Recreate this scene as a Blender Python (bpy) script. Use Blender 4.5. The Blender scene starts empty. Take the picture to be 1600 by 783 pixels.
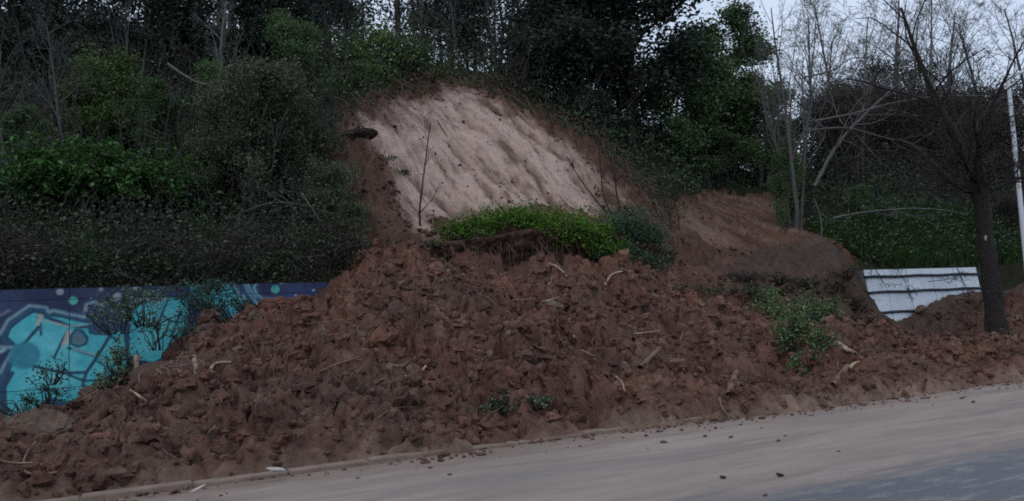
import bpy, math, random
import numpy as np
from mathutils import Matrix, Vector

# ------------------------------------------------------------------ camera, sky, light, exposure
sc = bpy.context.scene
col = sc.collection
F = 1232.0; IW, IH = 1600, 783
YAW, PIT, ROLL = math.radians(27), math.radians(4.6), math.radians(2.7)
CAM = np.array([0.0, 0.0, 1.6])
FW = np.array([math.sin(YAW)*math.cos(PIT), math.cos(YAW)*math.cos(PIT), math.sin(PIT)])
_r0 = np.array([math.cos(YAW), -math.sin(YAW), 0.0]); _u0 = np.cross(_r0, FW)
RT = math.cos(ROLL)*_r0 - math.sin(ROLL)*_u0
UP = math.cos(ROLL)*_u0 + math.sin(ROLL)*_r0
cam_d = bpy.data.cameras.new('camera'); cam = bpy.data.objects.new('camera', cam_d); col.objects.link(cam)
cam_d.sensor_width = 36.0; cam_d.lens = F/IW*36.0; cam_d.clip_start = 0.05; cam_d.clip_end = 3000
M = Matrix(((RT[0], UP[0], -FW[0], CAM[0]), (RT[1], UP[1], -FW[1], CAM[1]), (RT[2], UP[2], -FW[2], CAM[2]), (0, 0, 0, 1)))
cam.matrix_world = M
sc.camera = cam

SUN_EL, SUN_AZ = math.radians(50), math.radians(235)
world = bpy.data.worlds.new('World'); sc.world = world; world.use_nodes = True
wn = world.node_tree.nodes; wl = world.node_tree.links
bg = wn['Background']; bg.inputs['Strength'].default_value = 0.10
sky = wn.new('ShaderNodeTexSky'); sky.sky_type = 'NISHITA'; sky.sun_disc = False
sky.sun_elevation = SUN_EL; sky.sun_rotation = SUN_AZ; sky.air_density = 1.0; sky.dust_density = 2.0; sky.ozone_density = 2.0
wtc = wn.new('ShaderNodeTexCoord'); wno = wn.new('ShaderNodeTexNoise')
wno.inputs['Scale'].default_value = 3.0; wno.inputs['Detail'].default_value = 5.0
wl.new(wtc.outputs['Generated'], wno.inputs['Vector'])
wra = wn.new('ShaderNodeValToRGB')
wra.color_ramp.elements[0].position = 0.3; wra.color_ramp.elements[0].color = (4.7, 5.5, 6.9, 1)
wra.color_ramp.elements[1].position = 0.75; wra.color_ramp.elements[1].color = (6.0, 6.9, 8.3, 1)
wl.new(wno.outputs['Fac'], wra.inputs['Fac'])
wmx = wn.new('ShaderNodeMix'); wmx.data_type = 'RGBA'; wmx.inputs['Factor'].default_value = 0.85   # an overcast veil over the clear sky
wl.new(sky.outputs['Color'], wmx.inputs['A']); wl.new(wra.outputs['Color'], wmx.inputs['B'])
wl.new(wmx.outputs['Result'], bg.inputs['Color'])

sun_d = bpy.data.lights.new('sun', 'SUN'); sun_d.energy = 0.5; sun_d.angle = math.radians(45); sun_d.color = (1.0, 0.93, 0.88)
sun = bpy.data.objects.new('sun', sun_d); col.objects.link(sun)
sd = Vector((math.sin(SUN_AZ)*math.cos(SUN_EL), math.cos(SUN_AZ)*math.cos(SUN_EL), math.sin(SUN_EL)))
sun.rotation_euler = sd.to_track_quat('Z', 'Y').to_euler()

sc.view_settings.view_transform = 'Standard'; sc.view_settings.look = 'None'
sc.view_settings.gamma = 1.0; sc.view_settings.use_curve_mapping = False
sc.view_settings.exposure = 0.42
sc.render.engine = 'CYCLES'; sc.cycles.use_denoising = False
sc.cycles.max_bounces = 5; sc.cycles.diffuse_bounces = 3; sc.cycles.filter_width = 1.8

# ------------------------------------------------------------------ measuring helpers
def ray(px, py): return FW + (px-800)/F*RT - (py-391.5)/F*UP
def atY(px, py, Y):
    d = ray(px, py); return CAM + d*(Y/d[1])
def atZ(px, py, Z=0.0):
    d = ray(px, py); return CAM + d*((Z-CAM[2])/d[2])
WY0, WB = 17.0, 0.14            # the retaining wall leans back: y = WY0 + WB*z
def onwall(px, py):
    d = ray(px, py); t = (WY0 + WB*CAM[2])/(d[1] - WB*d[2]); return CAM + d*t
def pix(p):
    v = np.asarray(p, float) - CAM; z = v@FW; return 800 + F*(v@RT)/z, 391.5 - F*(v@UP)/z

# ------------------------------------------------------------------ noise
def _hash(ix, iy, s):
    h = (ix.astype(np.int64)*374761393 + iy.astype(np.int64)*668265263 + int(s)*1442695041) & 0xffffffff
    h = ((h ^ (h >> 13))*1274126177) & 0xffffffff
    h = ((h ^ (h >> 16))*2246822519) & 0xffffffff
    return ((h ^ (h >> 15)) & 0xffffff)/float(0x1000000)
def vnoise(x, y, s=0):
    x = np.asarray(x, float); y = np.asarray(y, float)
    ix = np.floor(x); iy = np.floor(y); fx = x-ix; fy = y-iy
    u = fx*fx*fx*(fx*(fx*6-15)+10); v = fy*fy*fy*(fy*(fy*6-15)+10)
    def g(dx, dy):
        a = _hash(ix+dx, iy+dy, s)*2*np.pi
        return np.cos(a)*(fx-dx) + np.sin(a)*(fy-dy)
    return ((g(0,0)*(1-u)+g(1,0)*u)*(1-v) + (g(0,1)*(1-u)+g(1,1)*u)*v)*1.4
def fbm(x, y, s=0, o=4, g=0.5):
    r = 0; a = 1.0; f = 1.0; t = 0
    for k in range(o):
        r = r + a*vnoise(x*f+17.3*k, y*f-9.1*k, s+k); t += a; a *= g; f *= 2.03
    return r/t
def worley(x, y, s=0):
    ix = np.floor(x); iy = np.floor(y)
    f1 = np.full(x.shape, 9.0); f2 = np.full(x.shape, 9.0); idv = np.zeros(x.shape)
    for dx in (-1,0,1):
        for dy in (-1,0,1):
            cx = ix+dx; cy = iy+dy
            d = np.hypot(cx+_hash(cx,cy,s)-x, cy+_hash(cx,cy,s+7)-y)
            n = d < f1
            f2 = np.where(n, f1, np.minimum(f2, d)); idv = np.where(n, _hash(cx,cy,s+13), idv); f1 = np.where(n, d, f1)
    return f1, f2, idv
def sstep(a, b, x):
    t = np.clip((x-a)/(b-a), 0, 1); return t*t*(3-2*t)

# ------------------------------------------------------------------ terrain: thin-plate surfaces through measured points
class TPS:
    def __init__(self, pts, lam=0.02):
        P = np.array(pts, float); n = len(P); self.c = P[:, :2]
        K = self.k(P[:, :2]) + lam*np.eye(n); Q = np.hstack([np.ones((n,1)), P[:, :2]])
        A = np.block([[K, Q], [Q.T, np.zeros((3,3))]])
        w = np.linalg.solve(A, np.concatenate([P[:,2], np.zeros(3)])); self.w = w[:n]; self.a = w[n:]
    def k(self, p):
        d2 = ((p[:,None,:]-self.c[None])**2).sum(-1) + 1e-9
        return 0.5*d2*np.log(d2)
    def __call__(self, X, Y):
        X = np.asarray(X, float); Y = np.asarray(Y, float); s = np.broadcast(X, Y).shape
        p = np.stack([np.broadcast_to(X, s).ravel(), np.broadcast_to(Y, s).ravel()], 1); out = np.empty(len(p))
        for i in range(0, len(p), 40000):
            q = p[i:i+40000]; out[i:i+40000] = self.k(q)@self.w + self.a[0] + q@self.a[1:]
        return out.reshape(s)
mp = []
def toe(X): return np.interp(X, [-3, 0.6, 2.4, 3.6, 6.4, 9.3, 14.4, 20], [8.9, 8.92, 8.95, 8.62, 8.6, 8.35, 8.45, 8.4])
for X in (-14,-8,-3,0,1.5,3,5,7,9,11,13,15,18,21,24,28,34,45):
    yt = float(toe(X))
    mp += [(X, yt, 0.0), (X, yt-1.0, -0.3)]
for q in [(0,725,10.3),(60,690,11.2),(0,692,12),(130,675,11.5),(150,652,13.5),(30,692,16.3),(100,664,15.5),(210,660,14.5),(245,636,13.5),(250,690,10.3),(320,556,14.8),(330,620,12),
          (400,506,15.9),(440,492,16.4),(480,590,12),(480,660,10.3),(520,476,16.6),(590,424,16.6),(650,414,17.0),(700,480,13.5),(700,550,11.4),(700,620,10.1),
          (720,432,16.7),(800,450,16.7),(830,500,13),(850,580,10.8),(850,640,9.7),(930,432,16.8),(950,500,13.4),(950,580,10.8),(950,630,9.7),(1050,444,16.8),(1050,520,13),(1050,590,10.5),
          (1150,455,16.8),(1150,530,13),(1150,590,10.5),(1250,445,17.3),(1250,480,16),(1250,540,13),(1250,600,10),(1340,470,16.8),(1335,418,17.6),(1345,535,13),(1340,590,10),
          (1375,540,16.3),(1400,530,16.4),(1450,500,16.6),(1450,545,13),(1530,464,16.8),(1540,530,13.2),(1590,470,17),(1590,545,12),(1600,425,18.5)]:
    mp.append(tuple(atY(*q)))
mp += [(-5,12,.35),(-5,16.8,.2),(-10,12,.25),(-10,16.8,.1),(33,13,.4),(33,17,1.3),(42,13,.3),(42,17,1.0),(32,19,1.9),(42,19,1.6)]
Hm_ = TPS(mp)
hp = [(-14,17.6,2.35),(-7,17.6,2.35),(-2,17.6,2.38),(1,17.6,2.38),(3.6,17.6,2.4),(22.5,17.6,2.45),(25,17.6,2.45),(28,17.6,2.45),(34,17.6,2.4),(45,17.6,2.4),
      (-14,20,4),(-4,20,4),(1,20,4),(4,20,4.2),(-14,25,7.3),(-4,25,7.3),(3,25,7.8),(-14,32,12),(-2,32,12),(6,31,12.2),(-14,42,16.5),(0,42,16.5),(10,40,15.5),(-14,60,19),(10,60,18),
      (8,18.2,3.5),(9.7,18.2,3.75),(12,18.2,3.6),(14,18.2,3.2),(5.5,17.8,3.0),
      (10,33,12.9),(14,31,12.4),(18,32,12.2),(20,36,13.0),(16,44,14),(28,44,13),(24,31,10.5),(30,60,13),
      (30,26,7.0),(30,34,9),(38,30,7.2),(45,20,4.0),(45,26,6.2),(45,36,8),(60,22,5),(60,34,7.5),(75,20,4),(75,36,7),(75,60,8),(50,55,9)]
for q in [(560,330,18.7),(640,345,19),(700,343,20),(800,328,20),(900,330,20.5),(540,200,22),(505,190,22.5),(600,160,24),(720,135,26),(850,190,25),(930,250,23),(1000,330,21),
          (620,250,21.6),(740,230,22.9),(820,270,21.8),(680,300,21.0),(900,285,21.8),
          (1100,305,26),(1230,300,26),(1240,365,21),(1330,414,18),(1120,380,20),(1180,340,23),(1030,372,19),(1380,385,18.8),(1460,380,18.6),(1510,360,19.3)]:
    hp.append(tuple(atY(*q)))
Hh_ = TPS(hp)
def Hm(X, Y): return Hm_(X, Y)
def Hh(X, Y):
    w = sstep(6.9, 7.8, X)*(1-sstep(13.2, 14.6, X))
    return Hh_(X, Y) - 1.0*(1-sstep(17.7, 18.05, Y + 0.22*vnoise(np.asarray(X)*0.9, np.asarray(X)*0+3.3, 5)))*w
def H(X, Y):
    X = np.asarray(X, float); Y = np.asarray(Y, float)
    return np.where(Y < 17.45, Hm(X, Y), Hh(X, Y))
_ts = np.concatenate([np.arange(6, 34, 0.04), np.arange(34, 70, 0.2)])
def hit(px, py):
    d = ray(px, py); P = CAM[None] + d[None]*_ts[:,None]
    P = P[P[:,1] > 7.6]; h = np.maximum(H(P[:,0], P[:,1]), 0.0)
    k = np.argmax(P[:,2] < h) if (P[:,2] < h).any() else len(P)-1
    return np.array([P[k,0], P[k,1], h[k]])
def column(px, Y):
    """ground point at depth Y that stands in the picture column px"""
    lo, hi = -40.0, 120.0
    for _ in range(40):
        X = 0.5*(lo+hi); z = float(H(X, Y))
        if pix((X, Y, z))[0] < px: lo = X
        else: hi = X
    return np.array([X, Y, float(H(X, Y))])

# ------------------------------------------------------------------ object helpers
def tag(o, label=None, cat=None, group=None, kind=None):
    if label: o['label'] = label
    if cat: o['category'] = cat
    if group: o['group'] = group
    if kind: o['kind'] = kind
    return o
def mesh(name, V, Fc, colr=None, smooth=True):
    V = np.asarray(V, np.float32); Fc = np.asarray(Fc, np.int32)
    me = bpy.data.meshes.new(name); k = Fc.shape[1]
    me.vertices.add(len(V)); me.vertices.foreach_set('co', V.ravel())
    me.loops.add(Fc.size); me.loops.foreach_set('vertex_index', Fc.ravel())
    me.polygons.add(len(Fc)); me.polygons.foreach_set('loop_start', np.arange(0, Fc.size, k, dtype=np.int32))
    me.polygons.foreach_set('use_smooth', np.full(len(Fc), smooth))
    me.update(calc_edges=True)
    if colr is not None:
        a = me.color_attributes.new('col', 'FLOAT_COLOR', 'POINT')
        c = np.ones((len(V), 4), np.float32); c[:, :3] = colr; a.data.foreach_set('color', c.ravel())
    return me
def obj(name, me, mat, parent=None, loc=(0,0,0)):
    o = bpy.data.objects.new(name, me); col.objects.link(o); o.location = loc
    if mat and not me.materials: me.materials.append(mat)
    if parent: o.parent = parent
    return o
def empty(name, loc, rz=0.0):
    o = bpy.data.objects.new(name, None); col.objects.link(o); o.location = loc; o.rotation_euler = (0,0,rz); o.empty_display_size = 0.2; return o
def grid_faces(nx, ny):
    i = np.arange(nx*ny).reshape(ny, nx)
    return np.stack([i[:-1,:-1].ravel(), i[:-1,1:].ravel(), i[1:,1:].ravel(), i[1:,:-1].ravel()], 1)
class MB:
    def __init__(s): s.v = []; s.f = []; s.c = []; s.n = 0
    def add(s, V, Fq, c=None):
        V = np.asarray(V, float); s.v.append(V); s.f.append(np.asarray(Fq, np.int64)+s.n); s.n += len(V)
        if c is not None: s.c.append(np.broadcast_to(np.asarray(c, float), (len(V), 3)))
    def me(s, name, smooth=True):
        return mesh(name, np.vstack(s.v), np.vstack(s.f), np.vstack(s.c) if s.c else None, smooth)
_TF = {}
def tube(P, R, n=5):
    P = np.asarray(P, float); R = np.asarray(R, float); m = len(P)
    T = np.empty_like(P); T[1:-1] = P[2:]-P[:-2]; T[0] = P[1]-P[0]; T[-1] = P[-1]-P[-2]; T /= np.sqrt((T*T).sum(1))[:,None]+1e-9
    x, y, z = (0.31,0.87,0.39) if abs(T[0,2]) > 0.7 else (0.12,0.05,0.99)
    A = np.stack([T[:,1]*z-T[:,2]*y, T[:,2]*x-T[:,0]*z, T[:,0]*y-T[:,1]*x], 1); A /= np.sqrt((A*A).sum(1))[:,None]+1e-9
    B = np.stack([T[:,1]*A[:,2]-T[:,2]*A[:,1], T[:,2]*A[:,0]-T[:,0]*A[:,2], T[:,0]*A[:,1]-T[:,1]*A[:,0]], 1)
    if (m, n) not in _TF:
        th = np.arange(n)*2*np.pi/n; i = np.arange(m*n).reshape(m, n); j = np.roll(i, -1, axis=1)
        _TF[(m, n)] = (np.cos(th)[None,:,None], np.sin(th)[None,:,None], np.stack([i[:-1].ravel(), j[:-1].ravel(), j[1:].ravel(), i[1:].ravel()], 1))
    cs, sn, Fq = _TF[(m, n)]
    V = P[:,None,:] + R[:,None,None]*(cs*A[:,None,:] + sn*B[:,None,:])
    return V.reshape(-1,3), Fq, None
def box_me(name, x0,x1,y0,y1,z0,z1, colr=None, bev=0.0):
    import bmesh
    bm = bmesh.new(); bmesh.ops.create_cube(bm, size=1.0)
    for v in bm.verts: v.co = Vector(((x0+x1)/2+v.co.x*(x1-x0), (y0+y1)/2+v.co.y*(y1-y0), (z0+z1)/2+v.co.z*(z1-z0)))
    if bev: bmesh.ops.bevel(bm, geom=bm.edges[:], offset=bev, segments=2, affect='EDGES', profile=0.6)
    me = bpy.data.meshes.new(name); bm.to_mesh(me); bm.free(); return me

# ------------------------------------------------------------------ materials
def mat(name, base=None, rough=0.85, attr=False, vari=0.25, scale=8.0, bump=0.0, bscale=30.0, spec=0.3, objrand=0.0, bdist=0.02, trans=0.0):
    m = bpy.data.materials.new(name); m.use_nodes = True; n = m.node_tree.nodes; l = m.node_tree.links
    b = n['Principled BSDF']; b.inputs['Roughness'].default_value = rough; b.inputs['Specular IOR Level'].default_value = spec
    tc = n.new('ShaderNodeTexCoord')
    if attr:
        a = n.new('ShaderNodeAttribute'); a.attribute_name = 'col'; src = a.outputs['Color']
    else:
        r = n.new('ShaderNodeRGB'); r.outputs[0].default_value = (*base, 1); src = r.outputs[0]
    no = n.new('ShaderNodeTexNoise'); no.inputs['Scale'].default_value = scale; no.inputs['Detail'].default_value = 6; no.inputs['Roughness'].default_value = 0.65
    l.new(tc.outputs['Object'], no.inputs['Vector'])
    mr = n.new('ShaderNodeMapRange'); mr.inputs['From Min'].default_value = 0.25; mr.inputs['From Max'].default_value = 0.75
    mr.inputs['To Min'].default_value = 1-vari; mr.inputs['To Max'].default_value = 1+vari; l.new(no.outputs['Fac'], mr.inputs['Value'])
    val = mr.outputs['Result']
    if objrand:
        oi = n.new('ShaderNodeObjectInfo'); mo = n.new('ShaderNodeMapRange')
        mo.inputs['To Min'].default_value = 1-objrand; mo.inputs['To Max'].default_value = 1+objrand; l.new(oi.outputs['Random'], mo.inputs['Value'])
        mu = n.new('ShaderNodeMath'); mu.operation = 'MULTIPLY'; l.new(val, mu.inputs[0]); l.new(mo.outputs['Result'], mu.inputs[1]); val = mu.outputs[0]
    vm = n.new('ShaderNodeVectorMath'); vm.operation = 'SCALE'; l.new(src, vm.inputs[0]); l.new(val, vm.inputs['Scale'])
    l.new(vm.outputs['Vector'], b.inputs['Base Color'])
    if bump:
        nb = n.new('ShaderNodeTexNoise'); nb.inputs['Scale'].default_value = bscale; nb.inputs['Detail'].default_value = 9; nb.inputs['Roughness'].default_value = 0.78
        l.new(tc.outputs['Object'], nb.inputs['Vector'])
        bp = n.new('ShaderNodeBump'); bp.inputs['Strength'].default_value = bump; bp.inputs['Distance'].default_value = bdist
        l.new(nb.outputs['Fac'], bp.inputs['Height']); l.new(bp.outputs['Normal'], b.inputs['Normal'])
    if trans:
        tr = n.new('ShaderNodeBsdfTranslucent'); l.new(vm.outputs['Vector'], tr.inputs['Color'])
        ms = n.new('ShaderNodeMixShader'); ms.inputs['Fac'].default_value = trans
        l.new(b.outputs['BSDF'], ms.inputs[1]); l.new(tr.outputs['BSDF'], ms.inputs[2]); l.new(ms.outputs['Shader'], n['Material Output'].inputs['Surface'])
    return m
M_mud = mat('mud', attr=True, vari=0.45, scale=9, bump=1.0, bscale=16, rough=0.85, spec=0.25, bdist=0.06)
M_slope = mat('bare_soil', attr=True, vari=0.22, scale=5, bump=1.0, bscale=9, rough=0.95, spec=0.15, bdist=0.06)
M_floor = mat('forest_floor', attr=True, vari=0.4, scale=2, bump=0.8, bscale=6, rough=1.0, spec=0.1, bdist=0.1)
M_bark = mat('bark_grey', (0.105,0.10,0.095), vari=0.35, scale=6, bump=0.6, bscale=20, objrand=0.2)
M_barkd = mat('bark_dark', (0.026,0.020,0.018), vari=0.35, scale=6, bump=0.9, bscale=14)
M_pale = mat('pale_wood', (0.34,0.25,0.18), vari=0.35, scale=9, bump=0.4, bscale=40)
M_stick = mat('muddy_stick', (0.15,0.095,0.07), vari=0.4, scale=7, bump=0.5, bscale=30)
M_leaf = mat('foliage', attr=True, vari=0.25, scale=0.8, rough=0.55, spec=0.3, objrand=0.22, trans=0.25)
M_paint = mat('mural_paint', attr=True, vari=0.14, scale=7, bump=0.25, bscale=60, rough=0.7, bdist=0.008)
M_conc = mat('wall_concrete', (0.12,0.12,0.125), vari=0.25, scale=3, bump=0.4, bscale=25)
M_white = mat('white_wall_paint', (0.60,0.66,0.72), vari=0.14, scale=2.5, bump=0.3, bscale=20, rough=0.8, bdist=0.01)
M_rail = mat('dark_rail', (0.03,0.036,0.045), vari=0.3, scale=8, rough=0.7)
M_kerb = mat('kerb_stone', (0.20,0.148,0.118), vari=0.35, scale=4, bump=0.5, bscale=30)
M_lamp = mat('lamp_paint', (0.55,0.58,0.62), vari=0.1, scale=3, rough=0.45, spec=0.5)
M_stone = mat('pale_stone', (0.42,0.38,0.34), vari=0.25, scale=9, bump=0.5, bscale=40)

# ------------------------------------------------------------------ ground and road
gm = mesh('ground', [(-900,-900,-0.35),(900,-900,-0.35),(900,900,-0.35),(-900,900,-0.35)], [(0,1,2,3)])
tag(obj('ground', gm, mat('ground_earth', (0.07,0.055,0.045), scale=0.4, vari=0.3)), kind='structure')
# road: asphalt under a skin of dried mud, streaked along the direction of travel, with a cleaner wet patch near the camera
def road_mat():
    m = bpy.data.materials.new('asphalt_with_mud'); m.use_nodes = True; n = m.node_tree.nodes; l = m.node_tree.links
    b = n['Principled BSDF']; b.inputs['Specular IOR Level'].default_value = 0.3
    tc = n.new('ShaderNodeTexCoord')
    def noise(sx, sy, scale, det=5, rough=0.6):
        mp_ = n.new('ShaderNodeMapping'); mp_.inputs['Scale'].default_value = (sx, sy, 1); l.new(tc.outputs['Object'], mp_.inputs['Vector'])
        t = n.new('ShaderNodeTexNoise'); t.inputs['Scale'].default_value = scale; t.inputs['Detail'].default_value = det; t.inputs['Roughness'].default_value = rough
        l.new(mp_.outputs['Vector'], t.inputs['Vector']); return t.outputs['Fac']
    def ramp(src, a, b_, ca=(0,0,0,1), cb=(1,1,1,1)):
        r = n.new('ShaderNodeValToRGB'); r.color_ramp.elements[0].position = a; r.color_ramp.elements[1].position = b_
        r.color_ramp.elements[0].color = ca; r.color_ramp.elements[1].color = cb; l.new(src, r.inputs['Fac']); return r.outputs['Color']
    def mix(f, a, b_):
        x = n.new('ShaderNodeMix'); x.data_type = 'RGBA'
        l.new(f, x.inputs['Factor'])
        for k, s in (('A', a), ('B', b_)):
            if isinstance(s, tuple): x.inputs[k].default_value = s
            else: l.new(s, x.inputs[k])
        return x.outputs['Result']
    mudc = ramp(noise(0.25, 1.2, 1.6, 8, 0.68), 0.32, 0.68, (0.225,0.180,0.153,1), (0.35,0.283,0.242,1))
    streak = ramp(noise(0.16, 2.6, 2.4, 7, 0.7), 0.54, 0.72)
    c = mix(streak, mudc, (0.19,0.14,0.112,1))
    asph = ramp(noise(1, 1, 60, 3), 0.3, 0.7, (0.085,0.09,0.10,1), (0.13,0.135,0.145,1))
    dust = ramp(noise(0.6, 2.5, 3.0, 5, 0.7), 0.52, 0.66, (0,0,0,1), (0.65,0.65,0.65,1))
    asph = mix(dust, asph, (0.25,0.235,0.225,1))
    # the cleaner asphalt lies beyond the mud smear: y below a line, ragged edge
    sx = n.new('ShaderNodeSeparateXYZ'); l.new(tc.outputs['Object'], sx.inputs[0])
    wob = noise(0.5, 1.6, 1.3, 6, 0.65)
    q = n.new('ShaderNodeMath'); q.operation = 'MULTIPLY_ADD'; l.new(wob, q.inputs[0]); q.inputs[1].default_value = 2.2; l.new(sx.outputs['Y'], q.inputs[2])
    am = n.new('ShaderNodeMapRange'); am.inputs['From Min'].default_value = 5.8; am.inputs['From Max'].default_value = 6.45
    am.inputs['To Min'].default_value = 1; am.inputs['To Max'].default_value = 0; l.new(q.outputs[0], am.inputs['Value'])
    thin = ramp(noise(0.22, 0.9, 0.9, 7, 0.65), 0.52, 0.70, (0,0,0,1), (0.8,0.8,0.8,1))
    c = mix(thin, c, (0.165,0.155,0.152,1))
    spk = ramp(noise(0.7, 1.6, 9, 8, 0.75), 0.60, 0.72, (0,0,0,1), (0.75,0.75,0.75,1))
    c = mix(spk, c, (0.11,0.082,0.066,1))
    grain = ramp(noise(1, 1, 70, 4, 0.7), 0.3, 0.7, (0.0,0.0,0.0,1), (0.30,0.30,0.30,1))
    c = mix(grain, c, (0.10,0.09,0.085,1))
    ed = n.new('ShaderNodeMath'); ed.operation = 'MULTIPLY_ADD'; l.new(noise(0.5, 1.4, 1.8, 7, 0.7), ed.inputs[0]); ed.inputs[1].default_value = 2.6; l.new(sx.outputs['Y'], ed.inputs[2])
    em = n.new('ShaderNodeMapRange'); em.inputs['From Min'].default_value = 9.0; em.inputs['From Max'].default_value = 10.1; em.inputs['To Max'].default_value = 0.85; l.new(ed.outputs[0], em.inputs['Value'])
    c = mix(em.outputs['Result'], c, (0.16,0.112,0.088,1))      # mud smeared out from the foot of the slide
    c = mix(am.outputs['Result'], c, asph)
    l.new(c, b.inputs['Base Color'])
    rr = n.new('ShaderNodeMapRange'); rr.inputs['To Min'].default_value = 0.85; rr.inputs['To Max'].default_value = 0.6; l.new(am.outputs['Result'], rr.inputs['Value']); l.new(rr.outputs['Result'], b.inputs['Roughness'])
    bp = n.new('ShaderNodeBump'); bp.inputs['Strength'].default_value = 0.35; bp.inputs['Distance'].default_value = 0.01
    l.new(noise(1, 1, 45, 6, 0.7), bp.inputs['Height']); l.new(bp.outputs['Normal'], b.inputs['Normal'])
    return m
rx = np.concatenate([[-300,-60], np.arange(-8, 40, 0.25), [60,300]]); ry = np.concatenate([[-40,-10], np.arange(2, 8.76, 0.12), [8.8]])
RX, RY = np.meshgrid(rx, ry); RZ = 0.012*fbm(RX*0.5, RY*1.3, 3) + 0.012
RZ = np.where((RX < -10) | (RX > 45), 0.012, RZ)
tag(obj('road', mesh('road', np.stack([RX.ravel(), RY.ravel(), RZ.ravel()], 1), grid_faces(len(rx), len(ry))), road_mat()), kind='structure')
kx = np.arange(-40, 60, 0.2); prof = [(8.70,-0.1),(8.70,0.075),(8.715,0.09),(8.845,0.092),(8.86,0.08),(8.86,-0.1)]
KXg = np.repeat(kx, len(prof)); KPy = np.tile([p[0] for p in prof], len(kx)); KPz = np.tile([p[1] for p in prof], len(kx)); KI = np.tile(np.arange(len(prof)), len(kx))
KV = np.stack([KXg, KPy+0.008*np.sin(KXg*1.7)+0.012*vnoise(KXg*2, KI*1.1, 4), KPz-0.02+0.012*vnoise(KXg*3, KI*1.7+5, 8)], 1)
kerb = tag(obj('kerb', mesh('kerb', KV-np.array([0,0,0.03]), grid_faces(len(prof), len(kx)), smooth=False), M_kerb), kind='structure')
rk = random.Random(2); xk = -5.0
while xk < 11:
    lk = rk.uniform(0.88, 1.0); km = box_me('kerbstone', xk, xk+lk-0.018, 8.692, 8.868, -0.1, 0.058+rk.uniform(-.012,.012), bev=0.014); km.transform(Matrix.Translation((0, rk.uniform(-.008,.008), 0)))
    obj('kerbstone', km, M_kerb, kerb); xk += lk

# ------------------------------------------------------------------ the landslide debris
def bill(x, y, seed): return 1-2*np.abs(vnoise(x, y, seed))
def mud_height(X, Y, full=True):
    b = Hm(X, Y) - 0.50*np.exp(-((X-22.3)/1.25)**2)*sstep(14.6, 16.4, Y)
    amp = (0.5*sstep(-0.08, 0.05, b) + 0.5*sstep(0.0, 0.35, b))*(1-0.75*sstep(16.3, 17.0, Y)*np.where((X < 4.0) | (X > 21.0), 1, 0))*(1-0.5*sstep(16.3, 17.3, Y)*sstep(13.5, 15, X))
    wx = X + 0.30*fbm(X*1.1, Y*1.1, 40, 3) + 0.06*vnoise(X*5, Y*5, 47); wy = Y + 0.30*fbm(X*1.1+9, Y*1.1, 44, 3) + 0.06*vnoise(X*5, Y*5+7, 48)
    d = 0.42*fbm(X*0.55, Y*0.55, 21, 3)
    for sz, a, cr, sd_ in ((1.1, 0.40, 0.20, 31), (0.46, 0.29, 0.20, 62), (0.21, 0.13, 0.10, 77), (0.115, 0.05, 0.05, 79)):
        f1, f2, idv = worley(wx/sz, wy/sz, sd_); g = f2-f1
        m = sstep(-0.25, 0.2, vnoise(X/sz*0.35, Y/sz*0.35, sd_+1))            # lumpy here, smeared there
        d = d + m*(a*(idv-0.4)*sstep(0.0, 0.45, g) - cr*np.exp(-(g/0.13)**2))
    d = d + 0.09*bill(wx*2.3, wy*2.3, 51) + 0.10*bill(wx*4.6, wy*4.6, 52)*sstep(-.4,.3,vnoise(X*1.1,Y*1.1,58)) + 0.055*bill(wx*8.3, wy*8.3, 53) + 0.035*vnoise(wx*14, wy*14, 54) + 0.02*vnoise(wx*25, wy*25, 55)
    d = d - 0.32*sstep(0.22, 0.5, fbm(X*1.0, Y*1.25, 24, 3))      # hollows between the heaps
    k = 0.8 + 0.2*sstep(1.0, 4.5, X)       # the left flank is smeared flatter than the centre
    tn = toe(X) + 0.34*fbm(X*1.1, X*0+2.2, 73, 5, 0.6)
    return b + amp*k*d + sstep(0.0, 0.28, Y-tn)*(0.11 + 0.05*vnoise(X*6, Y*6, 71)) - 0.10*sstep(0.12, -0.1, Y-tn) + 0.03*fbm(X*6, Y*6, 70, 3)
dx = [];  x = -5.0
while x < 32: dx.append(x); x += 0.029 + 0.0019*max(0, x)
dx = np.array(dx); dy = np.arange(7.9, 18.4, 0.033)
DX, DY = np.meshgrid(dx, dy); DZ = mud_height(DX, DY); HB = Hm(DX, DY)
DZ = np.where((DY > 17.0) & ((DX < 3.9) | (DX > 21.6)), -0.4, DZ)          # nothing of the slide behind the standing walls
DZ = np.where((DY > 17.0) & (DX > 21.6) & (DX > 28.6), mud_height(DX, DY), DZ)
n1 = fbm(DX*0.5, DY*0.5, 80, 4); n2 = fbm(DX*2.5, DY*2.5, 90, 4)
jk = sstep(0.02, 0.3, HB)*sstep(16.8, 16.2, DY); jx = jk*(0.14*fbm(DX*3, DY*3+DZ*3, 85, 3)); jy = jk*(0.16*fbm(DX*3+5, DY*3-DZ*3, 86, 3) - 0.06*fbm(DX*8, DY*8, 87, 2))   # overhangs
red = np.array([0.143,0.065,0.046]); brn = np.array([0.120,0.070,0.052]); tan = np.array([0.22,0.15,0.112])
k = np.clip(0.5 + 1.1*n1 + 0.25*sstep(11,16,DY) - 0.35*(1-sstep(1,5,DX)), 0, 1)[...,None]
C = brn*(1-k) + red*k
k2 = np.clip(sstep(0.15, 0.5, n2)*0.45 + 0.8*(1-sstep(0.0, 0.07, HB+0.05*n2)), 0, 1)[...,None]
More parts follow.
